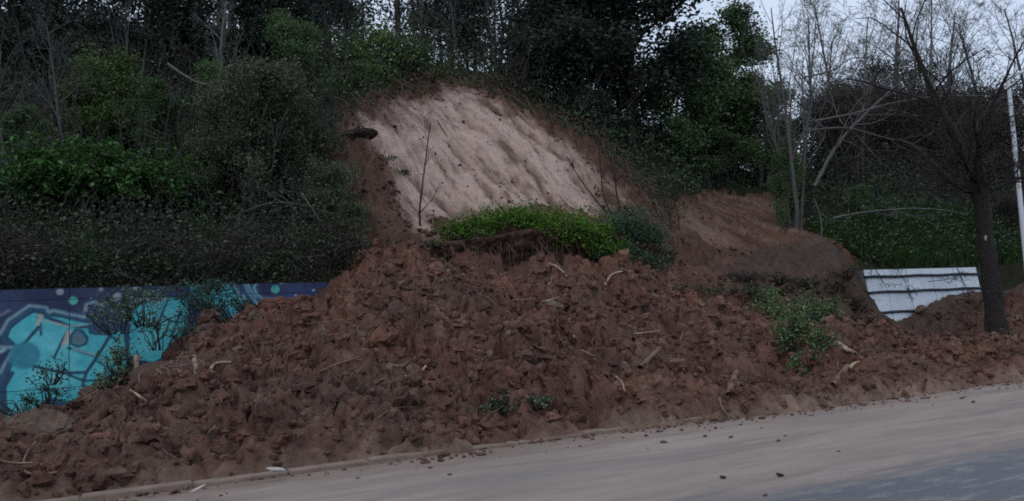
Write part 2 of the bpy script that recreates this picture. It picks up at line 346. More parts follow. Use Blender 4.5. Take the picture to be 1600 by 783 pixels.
C = C*(1-k2) + tan*k2; C = C*(1+0.35*fbm(DX*6, DY*6, 95, 3))[...,None]*np.exp(0.6*fbm(DX*0.9, DY*0.9, 97, 4))[...,None]; dk = (sstep(13.5,16.5,DX)*sstep(15.0,16.4,DY))[...,None]; C = C*(1-dk) + np.array([0.075,0.048,0.036])*(1+0.5*fbm(DX*2, DY*2, 98, 4))[...,None]*dk
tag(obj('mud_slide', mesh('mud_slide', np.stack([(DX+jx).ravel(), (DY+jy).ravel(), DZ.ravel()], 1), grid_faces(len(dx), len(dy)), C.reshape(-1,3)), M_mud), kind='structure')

def hitm(px, py, lift=0.05):
    d = ray(px, py); P = CAM[None] + d[None]*_ts[:,None]; P = P[(P[:,1] > 8.0) & (P[:,1] < 17.0)]; h = mud_height(P[:,0], P[:,1])
    k = int(np.argmax(P[:,2] < h)) if (P[:,2] < h).any() else len(P)-1
    return P[k] - d*lift
# hillside floor and the bare slopes
def polyXY(pp): return np.array([hit(*p)[:2] for p in pp])
def sdpoly(X, Y, P):
    d = np.full(X.shape, 1e9); ins = np.zeros(X.shape, bool); n = len(P)
    for i in range(n):
        a = P[i]; b = P[(i+1) % n]; e = b-a; wx = X-a[0]; wy = Y-a[1]
        t = np.clip((wx*e[0]+wy*e[1])/(e@e+1e-12), 0, 1)
        d = np.minimum(d, np.hypot(wx-e[0]*t, wy-e[1]*t))
        c = (a[1] > Y) != (b[1] > Y)
        with np.errstate(divide='ignore', invalid='ignore'):
            ins ^= c & (X < (b[0]-a[0])*(Y-a[1])/(b[1]-a[1]+1e-12)+a[0])
    return np.where(ins, -d, d)
SCAR = polyXY([(532,192),(575,178),(640,150),(690,137),(745,140),(800,165),(850,190),(905,222),(960,262),(1010,315),(1040,360)]); SCAR = np.vstack([SCAR, [(15.2,17.2),(5.2,17.2)], polyXY([(540,350),(518,300),(518,220)])])
SAND = polyXY([(536,193),(600,170),(690,140),(745,148),(835,195),(905,240),(950,290),(960,340),(700,352),(655,365),(632,320),(610,275),(560,228)])
FLOW = polyXY([(1040,370),(1060,330),(1110,303),(1180,312),(1235,300),(1240,360),(1300,385),(1342,416)]); FLOW = np.vstack([FLOW, [(21.5,17.2),(14.5,17.2)]])
bx_ = np.arange(3.5, 29, 0.065); by_ = np.arange(17.55, 28.2, 0.065)
BX, BY = np.meshgrid(bx_, by_)
sdS = sdpoly(BX, BY, SCAR); sdF = sdpoly(BX, BY, FLOW); sdN = sdpoly(BX, BY, SAND)
sdB = np.minimum(sdS, sdF) + 0.5*fbm(BX*0.8, BY*0.8, 130, 4)
wf = BX + 0.5*fbm(BX*0.5, BY*0.3, 100, 2) + 0.1*(BY-20) + 0.045*(BY-20)**2; inF = sstep(0.4, -0.4, sdF)
fur = fbm(wf*1.15, BY*0.22, 110, 5, 0.55)*(0.45+0.9*sstep(-0.3, 0.5, fbm(BX*0.4, BY*0.4, 113, 2)))                       # furrows running down the slope
gro = np.abs(vnoise(wf*0.85, BY*0.10, 117))
BZ = Hh(BX, BY) + (1-0.8*inF)*(0.06*fur + 0.16*fbm(BX*0.9+BY*0.3, BY*0.7, 131, 4) - 0.06*np.exp(-(gro/0.05)**2)*sstep(19,20.5,BY)*sstep(-0.3,0.1,vnoise(wf*0.5, BY*0.3, 118))) + 0.09*fbm(BX*2.2, BY*1.1, 120, 5, 0.6) + 0.05*bill(BX*5+BY, BY*3, 122)
sandk = sstep(0.7, -0.6, sdN + 0.22 + 1.7*fbm(wf*0.9, BY*0.4, 140, 5, 0.6))
f1, f2, idv = worley((BX)/0.4, BY/0.4, 311)
g1, g2, idg = worley(BX/0.2, BY/0.2, 331)
BZ += (1-sandk)*(0.34*(idv-0.35)*sstep(0,.4,f2-f1) - 0.12*np.exp(-((f2-f1)/.14)**2) + 0.18*(idg-0.3)*sstep(0,.4,g2-g1) + 0.08*bill(BX*3.5,BY*3.5,123))*(1-0.45*inF*sstep(19,20.5,BY))
gul = np.full(BX.shape, 9.0)
for gp in ([(668,192),(700,220),(735,262),(768,305),(800,330)],[(795,250),(806,280),(830,310),(868,332)],[(700,180),(760,208),(812,245),(850,295),(870,330)],[(556,205),(610,240),(665,300),(715,338)],[(752,158),(820,205),(880,250),(915,300)],[(600,185),(650,235),(690,290),(735,335)]):
    gl = polyXY(gp); gd = np.full(BX.shape, 9.0)
    for a_, b_ in zip(gl[:-1], gl[1:]):
        e_ = b_-a_; t_ = np.clip(((BX-a_[0])*e_[0]+(BY-a_[1])*e_[1])/(e_@e_), 0, 1); gd = np.minimum(gd, np.hypot(BX-a_[0]-e_[0]*t_, BY-a_[1]-e_[1]*t_))
    gul = np.minimum(gul, gd)
gul = np.abs(gul + 0.26*fbm(BX*1.3, BY*1.3, 125, 5, 0.6)); BZ -= 0.30*np.exp(-(gul/0.13)**2)*sstep(-0.35, 0.15, fbm(BX*0.9, BY*0.9, 126, 2))
BZ -= 0.9*sstep(0.0, 0.9, sdB); BZ -= 1.3*sstep(18.1, 17.6, BY)*sstep(14.2, 15.0, BX); BZ = np.where((BY < 18.15) & (BX > 6.8) & (BX < 14.3), BZ-1.0*sstep(18.15, 17.95, BY), BZ)
sand = np.array([0.44,0.325,0.272]); soil = np.array([0.135,0.078,0.055]); soil2 = np.array([0.072,0.040,0.029]); darker = np.array([0.15,0.096,0.075]); lt = np.array([0.185,0.122,0.094])
k = np.clip(0.5+1.2*fbm(BX*0.8, BY*0.6, 150, 4), 0, 1)[...,None]
CB = soil2*(1-k) + soil*k
fl = np.clip(sstep(-0.1, 0.2, fur) * inF * sstep(19.0, 20.0, BY + 0.8*fbm(BX, BY, 155, 3)), 0, 1)[...,None]*0.8; CB = CB*(1-fl) + lt*fl
st = np.clip(sstep(0.02, 0.38, -fur + 0.6*fbm(BX*2.0, BY*0.8, 160, 4))*0.4 + 0.35*np.exp(-(gro/0.10)**2)*sstep(-0.25,0.1,vnoise(wf*0.4, BY*0.25, 119)) + 0.55*sstep(0.12,0.4,fbm(wf*5,BY*1.2,165,4)) + 0.6*sstep(0.25,0.42,fbm(wf*2.2,BY*0.4,166,4)) + 0.8*np.exp(-(gul/0.16)**2)*sstep(-0.3,0.2,fbm(BX*1.3,BY*1.3,127,3)) + 0.55*sstep(0.02,0.35,fbm(BX*0.9,BY*0.7,128,5,0.6)), 0, 1)[...,None]  # dark brown streaks over the sand, strongest along furrows and gullies
CS = sand*(1-st) + darker*st
CB = CB*(1-sandk[...,None]) + CS*sandk[...,None]
tag(obj('bare_slope', mesh('bare_slope', np.stack([BX.ravel(), BY.ravel(), BZ.ravel()], 1), grid_faces(len(bx_), len(by_)), CB.reshape(-1,3)), M_slope), kind='structure')
# the broken front of the slumped block: a raw earth face under the green clump
ex = np.arange(6.6, 14.6, 0.045); et = np.linspace(0, 1, 34); EX, ET = np.meshgrid(ex, et)
e_top = Hh_(ex, np.full(ex.shape, 18.15)) + 0.06; e_bot = Hm(ex, np.full(ex.shape, 17.6)) - 0.35; EZ = e_bot[None]+(e_top-e_bot)[None]*ET
ew = sstep(6.7, 7.8, EX)*sstep(14.5, 13.3, EX)
fa, fb_, fi = worley(EX/0.32+0.3*fbm(EX*2, EZ*2, 601, 2), EZ/0.28+0.3*fbm(EX*2, EZ*2, 602, 2), 603)
EY = 18.15 - 0.42*ew - 0.25*fbm(EX*0.8, EZ*0.5, 604, 3) + 0.25*np.sin(np.pi*np.clip(ET*1.1,0,1))*ew - 0.16*(fi-0.4)*sstep(0,0.4,fb_-fa) - 0.10*bill(EX*4, EZ*4, 605) - 0.05*bill(EX*10, EZ*10, 606)
EY = np.where(ET > 0.97, EY+0.35, EY)
CE = (soil2*0.85)[None,None]*(1-sstep(-0.1,0.4,fbm(EX*1.3, EZ*2.5, 607, 4))[...,None]) + (soil*0.8)*sstep(-0.1,0.4,fbm(EX*1.3, EZ*2.5, 607, 4))[...,None]
tag(obj('earth_bank', mesh('earth_bank', np.stack([EX.ravel(), EY.ravel(), EZ.ravel()], 1), grid_faces(len(ex), len(et)), CE.reshape(-1,3)), M_mud), kind='structure')
def slope_z(X, Y):
    i = int(round((X-bx_[0])/0.065)); j = int(round((Y-by_[0])/0.065))
    if 0 <= i < len(bx_) and 0 <= j < len(by_): return float(BZ[j, i])
    return float(Hh(X, Y))
hx = np.arange(-30, 90, 0.4); hy = np.concatenate([[17.45], np.arange(17.6, 30, 0.25), np.arange(30, 80, 0.8)])
HX, HY = np.meshgrid(hx, hy); HZ = Hh(HX, HY) + 0.25*fbm(HX*0.6, HY*0.6, 170, 4)
inb = sstep(0.6, -0.2, np.minimum(sdpoly(HX, HY, SCAR), sdpoly(HX, HY, FLOW)))
HZ -= 0.8*inb
HZ = np.where(HY < 17.55, -0.3, HZ)
kk = np.clip(0.5+1.5*fbm(HX*0.7, HY*0.7, 180, 4), 0, 1)[...,None]
CH = np.array([0.030,0.026,0.020])*(1-kk) + np.array([0.026,0.036,0.016])*kk
tag(obj('hillside', mesh('hillside', np.stack([HX.ravel(), HY.ravel(), HZ.ravel()], 1), grid_faces(len(hx), len(hy)), CH.reshape(-1,3)), M_floor), kind='structure')

# ------------------------------------------------------------------ clods: crumbled lumps lying on the slide
def ico(sub):
    import bmesh
    bm = bmesh.new(); bmesh.ops.create_icosphere(bm, subdivisions=sub, radius=1.0)
    V = np.array([v.co[:] for v in bm.verts]); Fc = np.array([[v.index for v in f.verts] for f in bm.faces]); bm.free(); return V, Fc
IV1, IF1 = ico(2); IV2, IF2 = ico(3); IV3, IF3 = ico(5)
def lump(rng, V, rough=0.35, flat=0.7, tilt=0.6):
    d = np.zeros(len(V))
    for k in range(9):
        w = rng.normal(size=3); w *= (1.6+0.9*k*0.8)/np.linalg.norm(w)
        d += np.sin(V@w + rng.uniform(0, 6.28))*(0.5/(1+0.45*k))
    # a few chopped faces make it a broken lump rather than a ball
    r = 1 + rough*d
    for k in range(4):
        nrm = rng.normal(size=3); nrm /= np.linalg.norm(nrm); h = rng.uniform(0.55, 0.85); p = (V@nrm)*r
        r = np.where(p > h, r*(h/np.maximum(p, 1e-6))**0.8, r)
    q = V*r[:,None]*np.array([rng.uniform(0.8,1.35), rng.uniform(0.75,1.1), flat*rng.uniform(0.7,1.15)])
    a = rng.uniform(0, 6.28); t = rng.uniform(-tilt, tilt)
    R = np.array([[math.cos(a),-math.sin(a),0],[math.sin(a),math.cos(a),0],[0,0,1]])@np.array([[1,0,0],[0,math.cos(t),-math.sin(t)],[0,math.sin(t),math.cos(t)]])
    return q@R.T
rng = np.random.default_rng(5)
protos = []; small = []; IV0, IF0 = ico(1)
for _ in range(40):
    v = lump(rng, IV1, 0.3, 0.85, 3.1); protos.append(v*(1+0.23*rng.normal(size=(len(v),1))))
for _ in range(40): small.append(IV0*(1+0.30*rng.normal(size=(len(IV0),1)))*rng.uniform(0.6, 1.4, 3))
mb = MB(); N = 13500
cx = rng.uniform(-4, 30, N*5); cy = rng.uniform(8.3, 17.3, N*5)
keep = ((cy < 16.8) | ((cx > 4.0) & (cx < 21.4))) & (rng.random(N*5) < np.interp(cx, [-4, 8, 16, 30], [1, 1, .7, .35])); cx = cx[keep]; cy = cy[keep]
hz = Hm(cx, cy); keep = hz > 0.01; cx, cy, hz = cx[keep], cy[keep], hz[keep]
dens = fbm(cx*0.6, cy*0.6, 201, 3) + rng.uniform(-0.5, 0.5, len(cx)); keep = dens > -0.25; cx, cy, hz = cx[keep][:N], cy[keep][:N], hz[keep][:N]
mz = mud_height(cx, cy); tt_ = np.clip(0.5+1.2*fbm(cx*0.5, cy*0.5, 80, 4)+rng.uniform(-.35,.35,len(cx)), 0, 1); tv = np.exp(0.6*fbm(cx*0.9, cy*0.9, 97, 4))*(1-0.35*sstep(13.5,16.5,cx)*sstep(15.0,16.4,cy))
for i in range(len(cx)):
    s = (min(0.025*math.exp(rng.normal()*0.55), 0.06) if i % 4 else min(0.082*math.exp(rng.normal()*0.36), 0.20)) * (0.7 if hz[i] < 0.12 else 1.0)
    c = (brn*(1-tt_[i])+red*tt_[i])*rng.uniform(0.65, 1.35)*tv[i]
    if rng.random() < 0.04: c = tan*rng.uniform(0.6, 0.9)
    if s > 0.06: mb.add(protos[i % 40 if i % 4 else (i//4) % 40]*s*rng.uniform(0.75, 1.25, 3) + (cx[i], cy[i], mz[i]+0.12*s), IF1, c)
    else: mb.add(small[i % 40]*s + (cx[i], cy[i], mz[i]+0.4*s), IF0, c)
tag(obj('mud_clods', mb.me('mud_clods', False), M_mud), label='crumbled brown mud clods all over the slide', cat='mud clods', kind='stuff')

mb = MB(); N = 2600; gx_ = rng.uniform(-3, 30, N); gy_ = toe(gx_) + 0.1 - rng.gamma(1.1, 0.22, N); keep = (gy_ > 5) & (fbm(gx_*0.8, gx_*0, 88, 3)+rng.uniform(-.4,.4,N) > -0.1)
for x_, y_ in zip(gx_[keep], gy_[keep]):
    sz = 0.006+rng.gamma(1.0, 0.008); mb.add(small[rng.integers(40)]*sz*np.array([1.2,1,0.7]) + (x_, y_, 0.016+0.3*sz), IF0, brn*rng.uniform(0.8, 1.9))
tag(obj('edge_grit', mb.me('edge_grit', False), M_mud), 'fine mud grit spilled along the edge of the road', 'grit', kind='stuff')
mb = MB(); kx_ = rng.uniform(5, 27, 9000); ky_ = rng.uniform(17.6, 26.5, 9000); kd = np.minimum(sdpoly(kx_, ky_, SCAR), sdpoly(kx_, ky_, FLOW)); kn = fbm(kx_*0.7, ky_*0.7, 650, 3); n_ = 0
for i in range(9000):
    if kd[i] > 0.05: continue
    ii = int(round((kx_[i]-bx_[0])/0.065)); jj = int(round((ky_[i]-by_[0])/0.065)); sk = float(sandk[jj, ii]) if 0 <= ii < len(bx_) and 0 <= jj < len(by_) else 0.0
    if sk > 0.5 and rng.random() > 0.22: continue
    if kx_[i] > 15 and ky_[i] > 19.5 and rng.random() > 0.12: continue
    if kn[i]+rng.uniform(-.35,.35) < (0.0 if sk > 0.5 else -0.15): continue
    sz = min(0.012+rng.gamma(1.0, 0.013), 0.06) if sk > 0.5 else min(0.032*math.exp(rng.normal()*0.6), 0.12); c = soil2*rng.uniform(0.8,1.7) if rng.random() < 0.75 else soil*rng.uniform(0.7,1.2)
    if sz > 0.055: mb.add(protos[i % 40]*sz + (kx_[i], ky_[i], slope_z(kx_[i], ky_[i])), IF1, c)
    else: mb.add(small[i % 40]*sz + (kx_[i], ky_[i], slope_z(kx_[i], ky_[i])+0.3*sz), IF0, c)
tag(obj('slope_crumbs', mb.me('slope_crumbs', False), M_mud), 'dark soil crumbs scattered on the sandy scar and mud tongue', 'soil crumbs', kind='stuff')

# ------------------------------------------------------------------ branching plants
def unit(v): return v/(math.sqrt(v[0]*v[0]+v[1]*v[1]+v[2]*v[2])+1e-9)
class Plant:
    """recursive branching; keeps the trunk and the branches apart and remembers twig points for leaves"""
    def __init__(s, seed): s.r = np.random.default_rng(seed); s.tr = []; s.br = []; s.tw = []
    def limb(s, p, d, L, r, lev, spec):
        sp = spec[lev]; n = sp.get('seg', 5); r1 = r*sp.get('taper', 0.35)
        P = [np.array(p, float)]; d = unit(np.array(d, float)); R = [r]; D = [d]
        for i in range(n):
            d = unit(d + s.r.normal(size=3)*sp.get('wob', 0.12) + np.array([0,0,1.0])*sp.get('up', 0.03)); P.append(P[-1]+d*L/n); R.append(r+(r1-r)*(i+1)/n); D.append(d)
        (s.tr if lev == 0 else s.br).append((np.array(P), np.array(R), sp.get('sides', 4)))
        if lev+1 >= len(spec): s.tw.append((np.array(P), D)); return
        nx = spec[lev+1]; k = nx['n']; k = int(k) + (s.r.random() < k-int(k))
        az0 = s.r.uniform(0, 6.28)
        for j in range(k):
            t = nx.get('from', 0.25) + (1-nx.get('from', 0.25))*((j+s.r.uniform(0.1,0.9))/k); q = t*n; i = min(int(q), n-1); f = q-i
            pp = P[i]*(1-f)+P[i+1]*f; rr = (R[i]*(1-f)+R[i+1]*f); dd = D[min(i+1,n)]
            a = unit(np.cross(dd, s.r.normal(size=3))) if lev else None
            if lev == 0:
                az = az0 + j*2.4 + s.r.uniform(-.4,.4); a = unit(np.array([math.cos(az), math.sin(az), 0]) - dd*dd@np.array([math.cos(az), math.sin(az), 0]))
            an = math.radians(nx.get('ang', 45) + s.r.normal()*nx.get('dang', 9))
            ll = L*nx.get('len', 0.6)*(1-nx.get('short', 0.4)*t)*s.r.uniform(0.75, 1.2)
            s.limb(pp, dd*math.cos(an)+a*math.sin(an), ll, min(rr*0.8, rr*nx.get('rad', 0.6)), lev+1, spec)
    def wood(s, which):
        mb = MB(); tri = []
        for P, R, n in which:
            V, Fq, cp = tube(P, np.maximum(R, 0.0045), n)
            mb.add(V, Fq)
        return mb
def leaves(rng, C, size, colr, var=0.3, up=0.35, aspect=0.55):
    """diamond leaves folded along the rib at the points C"""
    n = len(C); d = rng.normal(size=(n,3)); d[:,2] *= 0.7; d /= np.linalg.norm(d,axis=1)[:,None]
    nn = rng.normal(size=(n,3)); nn[:,2] += up*3; w = np.cross(d, nn); w /= np.linalg.norm(w,axis=1)[:,None]+1e-9; q = np.cross(w, d)
    s = size*rng.uniform(0.6, 1.35, n)[:,None]
    V = np.stack([C-d*s*0.5, C+w*s*aspect*0.5+q*s*0.12, C+d*s*0.5, C-w*s*aspect*0.5+q*s*0.12], 1).reshape(-1,3)
    Fc = np.arange(4*n).reshape(n,4)
    c = np.asarray(colr)[None]*np.exp(rng.normal(size=(n,1))*var)*np.exp(rng.normal(size=(n,3))*0.08)
    return V, Fc, np.repeat(c, 4, axis=0)
def leaf_points(rng, pl, per, spread):
    C = []
    for P, D in pl.tw:
        t = rng.uniform(0.1, 1.0, per)*(len(P)-1); i = np.minimum(t.astype(int), len(P)-2); f = (t-i)[:,None]
        C.append(P[i]*(1-f)+P[i+1]*f + rng.normal(size=(per,3))*spread)
    return np.vstack(C)
LEAFC = dict(dark=(0.040,0.052,0.040), mid=(0.080,0.128,0.052), olive=(0.098,0.115,0.066), lime=(0.10,0.15,0.045), brown=(0.055,0.045,0.036), bright=(0.095,0.20,0.022), teal=(0.045,0.085,0.05), fern=(0.05,0.13,0.027))
PROTO = {}
def proto(key, seed, h, spec, r0, leafc=None, per=0, spread=0.2, size=0.1, bark=None, stems=1, lean=0.05, var=0.3):
    pl = Plant(seed)
    for k in range(stems):
        a = pl.r.uniform(0, 6.28); ln = lean if stems == 1 else lean*pl.r.uniform(0.4, 1.5)
        pl.limb((0.10*math.cos(a)*(stems > 1)*2, 0.10*math.sin(a)*(stems > 1)*2, -0.15), (ln*math.cos(a), ln*math.sin(a), 1), h*spec[0].get('frac', 0.75)*(1 if k == 0 else pl.r.uniform(0.65, 1.0)), r0*(1 if k == 0 else pl.r.uniform(0.5,0.9)), 0, spec)
    out = [('trunk', pl.wood(pl.tr).me(key+'_trunk'), bark or M_bark), ('branches', pl.wood(pl.br).me(key+'_branches'), bark or M_bark)]
    top = max(P[:,2].max() for P, R, n in pl.br)
    if per:
        V, Fc, c = leaves(pl.r, leaf_points(pl.r, pl, per, spread), size, LEAFC[leafc], var)
        out.append(('crown', mesh(key+'_crown', V, Fc, c, smooth=False), M_leaf))
    PROTO[key] = (out, top)
S3 = lambda n1=11, n2=6, n3=5, ang=55, up=0.05, frm=0.25, frac=0.8: [dict(seg=8, wob=0.07, taper=0.2, sides=7, frac=frac), dict(n=n1, **{'from': frm}, ang=ang, len=0.45, short=0.45, rad=0.45, seg=6, wob=0.16, up=up, sides=4), dict(n=n2, ang=48, len=0.5, rad=0.5, seg=4, wob=0.2, up=0.03, sides=3), dict(n=n3, ang=45, len=0.5, rad=0.5, seg=3, wob=0.2, sides=3)]
S4 = lambda n1=11, n2=6, n3=5, n4=3, ang=42, up=0.08, frm=0.2: S3(n1, n2, n3, ang, up, frm, 0.85) + [dict(n=n4, ang=40, len=0.6, rad=0.6, seg=3, wob=0.22, sides=3)]
proto('evergreen', 11, 8.0, S3(14, 7, 5, 60, 0.06, 0.12), 0.17, 'dark', 48, 0.24, 0.15, M_barkd)
proto('evergreen_broad', 12, 7.0, S3(15, 7, 5, 66, 0.02, 0.08, 0.75), 0.19, 'dark', 48, 0.26, 0.15, M_barkd)
proto('leafy', 13, 6.5, S3(14, 7, 5, 55, 0.06, 0.1), 0.13, 'mid', 44, 0.2, 0.13, M_bark)
proto('olive', 14, 4.2, S3(12, 7, 5, 50, 0.02, 0.08), 0.07, 'olive', 22, 0.14, 0.085, M_bark, stems=2, lean=0.25)
proto('lime', 15, 4.0, S3(12, 6, 5, 52, 0.05, 0.12), 0.08, 'lime', 36, 0.18, 0.10, M_bark, stems=2, lean=0.2)
proto('bare', 21, 8.0, S4(12, 6, 5, 3), 0.12)
proto('bare_fine', 22, 8.0, S4(14, 6, 5, 3, 36, 0.10, 0.25), 0.10)
proto('bare_many', 23, 9.0, S4(8, 5, 4, 3, 32, 0.10, 0.25), 0.11, stems=6, lean=0.16)
proto('brown_thicket', 24, 5.5, S3(14, 7, 6, 50, 0.05, 0.05), 0.08, 'brown', 16, 0.2, 0.08, M_bark, stems=3, lean=0.2)
proto('bush', 31, 1.6, [dict(seg=5, wob=0.15, taper=0.4, sides=4, frac=0.75), dict(n=7, ang=50, len=0.5, seg=4, wob=0.2, sides=3), dict(n=5, ang=50, len=0.55, seg=3, wob=0.2, sides=3)], 0.018, 'teal', 20, 0.07, 0.065, M_barkd, stems=8, lean=0.6, var=0.4)
proto('green_bush', 32, 1.4, [dict(seg=5, wob=0.15, taper=0.4, sides=4, frac=0.75), dict(n=7, ang=55, len=0.5, seg=4, wob=0.2, sides=3), dict(n=5, ang=50, len=0.55, seg=3, wob=0.2, sides=3)], 0.016, 'lime', 30, 0.08, 0.075, M_barkd, stems=8, lean=0.8, var=0.4)
proto('sapling', 33, 3.0, [dict(seg=9, wob=0.09, taper=0.25, sides=5, frac=0.95), dict(n=8, ang=40, len=0.3, **{'from': 0.35}, seg=4, wob=0.15, sides=3, rad=0.45), dict(n=4, ang=40, len=0.5, seg=3, wob=0.2, sides=3)], 0.03, None, 0, 0.1, 0.05, M_barkd)
proto('fern', 34, 0.9, [dict(seg=6, wob=0.12, taper=0.3, sides=3, frac=0.9, up=-0.12), dict(n=12, ang=62, len=0.28, seg=3, wob=0.12, up=-0.02, sides=3, **{'from': 0.1})], 0.008, 'fern', 12, 0.03, 0.07, M_leaf if False else M_barkd, stems=26, lean=0.9)
def plant(key, name, label, cat, loc, top_py=None, h=None, wide=1.0, rz=None, group=None, tilt=(0,0), seed=0):
    parts, ph = PROTO[key]; r = random.Random(hash((name, round(float(loc[0]),3), round(float(loc[1]),3))) & 0xffff if False else int(abs(loc[0]*977+loc[1]*331+seed)))
    if h is None:
        lo, hi = 0.05, 40.0
        for _ in range(30):
            h = 0.5*(lo+hi)
            if pix((loc[0], loc[1], loc[2]+h))[1] > top_py: lo = h
            else: hi = h
    s = h/ph
    e = empty(name, loc, r.uniform(0, 6.28) if rz is None else rz); e.scale = (s*wide, s*wide, s)
    e.rotation_euler = (tilt[0], tilt[1], e.rotation_euler[2])
    for nm, me, m in parts: obj(nm, me, m, e)
    tag(e, label, cat, group); return e

# ------------------------------------------------------------------ walls
# retaining wall with the mural: concrete panels in front of a backing, paint per vertex
def wallXZ(px, py):
    p = onwall(px, py); return p[0], p[2]
def z1(p): return (p[0]/3.262, 430+p[1]/3.262)       # two close-up measuring frames
def z2(p): return (240+p[0]/3.56, 420+p[1]/3.56)
def L1(*pts): return np.array([wallXZ(*z1(p)) for p in pts])
def L2(*pts): return np.array([wallXZ(*z2(p)) for p in pts])
def sdline(X, Z, P):
    d = np.full(X.shape, 1e9)
    for a, b in zip(P[:-1], P[1:]):
        e = b-a; t = np.clip(((X-a[0])*e[0]+(Z-a[1])*e[1])/(e@e+1e-12), 0, 1); d = np.minimum(d, np.hypot(X-a[0]-e[0]*t, Z-a[1]-e[1]*t))
    return d
NAVY=(0.022,0.032,0.085); CY=(0.06,0.41,0.47); CYL=(0.18,0.58,0.62); DK=(0.016,0.06,0.11); PALE=(0.24,0.40,0.44); BEI=(0.36,0.37,0.34); MINT=(0.08,0.42,0.36); GRY=(0.28,0.31,0.38); BLUE=(0.03,0.14,0.25)
UNIT = 1/95.0     # metres per close-up unit /~3.3 px per unit
def paint(X, Z):
    wob = 0.02*fbm(X*5, Z*5, 400, 3); C = np.empty(X.shape+(3,)); C[:] = NAVY
    C += (np.array((0.02,0.03,0.05))*np.clip(fbm(X*1.1, Z*1.6, 410, 4)+0.1, 0, 1)[...,None]*2)
    def lay(mask, c, k=1.0):
        m = np.clip(mask, 0, 1)[...,None]*k; C[:] = C*(1-m) + np.asarray(c)*m
    def fill(P, c, soft=0.012): lay(sstep(soft, -soft, sdpoly(X, Z, P)+wob), c)
    def line(P, c, w, soft=0.012, k=1.0): lay(sstep(w+soft, w-soft, sdline(X, Z, P)+0.5*wob), c, k)
    # first letter
    A = L1((40,315),(60,270),(170,190),(230,205),(440,245),(455,300),(550,310),(625,285),(640,380),(640,480),(590,600),(450,640),(330,640),(250,620),(180,680),(160,760),(20,760),(20,560),(60,470),(95,400),(90,360))
    lay(sstep(0.22, 0.0, sdpoly(X, Z, A)), BLUE, 0.6)
    line(np.vstack([A, A[:1]]), DK, 0.05, 0.03); fill(A, CY)
    lay(sstep(0.06, -0.5, sdpoly(X, Z, A))*np.clip(0.5+1.5*fbm(X*1.5, Z*1.5, 420, 3), 0, 1), CYL, 0.6)
    line(L1((0,300),(40,230),(150,155),(235,165),(250,190),(270,180),(430,215),(440,150),(480,135),(520,150)), PALE, 0.022, 0.03, 0.85)
    line(L1((0,365),(75,370),(60,400),(30,440),(0,500)), PALE, 0.022, 0.03, 0.8)
    line(L1((0,205),(45,180)), GRY, 0.02, 0.03, 0.5); line(L1((0,390),(20,380)), PALE, 0.03, 0.03)
    for P, c, w in [(((195,200),(205,255),(105,370)), DK, .026), (((205,255),(210,305)), DK, .018), (((230,212),(360,262),(440,262)), DK, .032), (((345,280),(300,370),(275,420)), DK, .022),
                    (((350,372),(490,412)), DK, .028), (((560,310),(490,425),(440,495),(330,500),(265,485),(130,455),(95,440)), DK, .03), (((440,495),(420,560),(520,600)), DK, .025), (((500,440),(590,500)), DK, .02),
                    (((330,500),(430,540),(560,530)), DK, .022), (((60,500),(20,570),(25,740)), DK, .045), (((560,310),(600,330)), DK, .03)]: line(L1(*P), c, w)
    line(L1((232,232),(350,262)), BEI, 0.016); line(L1((360,262),(450,250)), PALE, 0.014); line(L1((372,378),(488,407)), PALE, 0.016)
    fill(L1((182,195),(215,200),(218,215),(200,258),(182,255),(198,215)), BEI); fill(L1((340,280),(368,278),(338,358),(314,358)), BEI)
    D = L1((360,350),(362,310),(385,278),(415,280),(445,320),(440,350),(400,365)); fill(D, (0.07,0.20,0.25)); line(np.vstack([D, D[:1]]), DK, 0.022)
    D = L1((375,340),(378,315),(395,298),(415,310),(425,335),(400,350)); fill(D, (0.10,0.17,0.22))
    lay(sstep(0.28, 0.22, np.hypot(X-L1((125,410))[0][0], Z-L1((125,410))[0][1])), (0.03,0.20,0.27), 0.9)
    # second letter
    B = np.vstack([L1((660,300),(675,190),(720,140),(840,130)), L2((30,165),(185,165),(195,240),(150,370),(80,470),(0,520))[0:], L1((660,420))])
    line(np.vstack([B, B[:1]]), DK, 0.06, 0.04); fill(B, CY); lay(sstep(0.0, -0.4, sdpoly(X, Z, B)), CYL, 0.4)
    line(L1((690,130),(740,118),(800,140),(848,118)), PALE, 0.022, 0.03)
    for P in [((80,170),(45,255),(15,330)), ((45,255),(90,290),(150,300)), ((90,290),(60,370),(0,420)), ((150,240),(110,350))]: line(L2(*P), DK, 0.022)
    # third letter
    T = L2((200,78),(410,78),(445,130),(500,190),(470,240),(560,290),(440,310),(390,220),(330,190),(220,150))
    line(np.vstack([T, T[:1]]), DK, 0.05, 0.04); fill(T, CY)
    lay(sstep(0.0, -0.4, sdpoly(X, Z, T)), CYL, 0.4)
    for P in [((445,82),(470,130),(480,168),(510,175),(500,150),(480,145)), ((505,75),(525,130),(590,212)), ((520,75),(540,120),(570,160)), ((575,78),(558,105),(575,145),(610,168),(740,172),(775,190),(790,215))]:
        line(L2(*P), BLUE, 0.05, 0.05, 0.8); line(L2(*P), PALE, 0.016, 0.018, 0.9)
    R = L2((760,130),(1000,140),(1000,300),(700,300)); lay(sstep(0.5, -0.3, sdpoly(X, Z, R)), (0.045,0.075,0.20), 0.8)
    for p, r, c in [((373,130),.075,MINT),((305,85),.06,GRY),((600,110),.075,GRY),((688,70),.04,GRY),((515,72),.035,GRY)]:
        q = L1(p)[0]; lay(sstep(r*1.25, r*0.85, np.hypot(X-q[0], Z-q[1])), c)
    for p, r, c in [((677,115),.085,MINT),((603,75),.03,GRY),((713,72),.05,GRY),((890,120),.03,GRY),((790,150),.03,GRY)]:
        q = L2(p)[0]; lay(sstep(r*1.25, r*0.85, np.hypot(X-q[0], Z-q[1])), c)
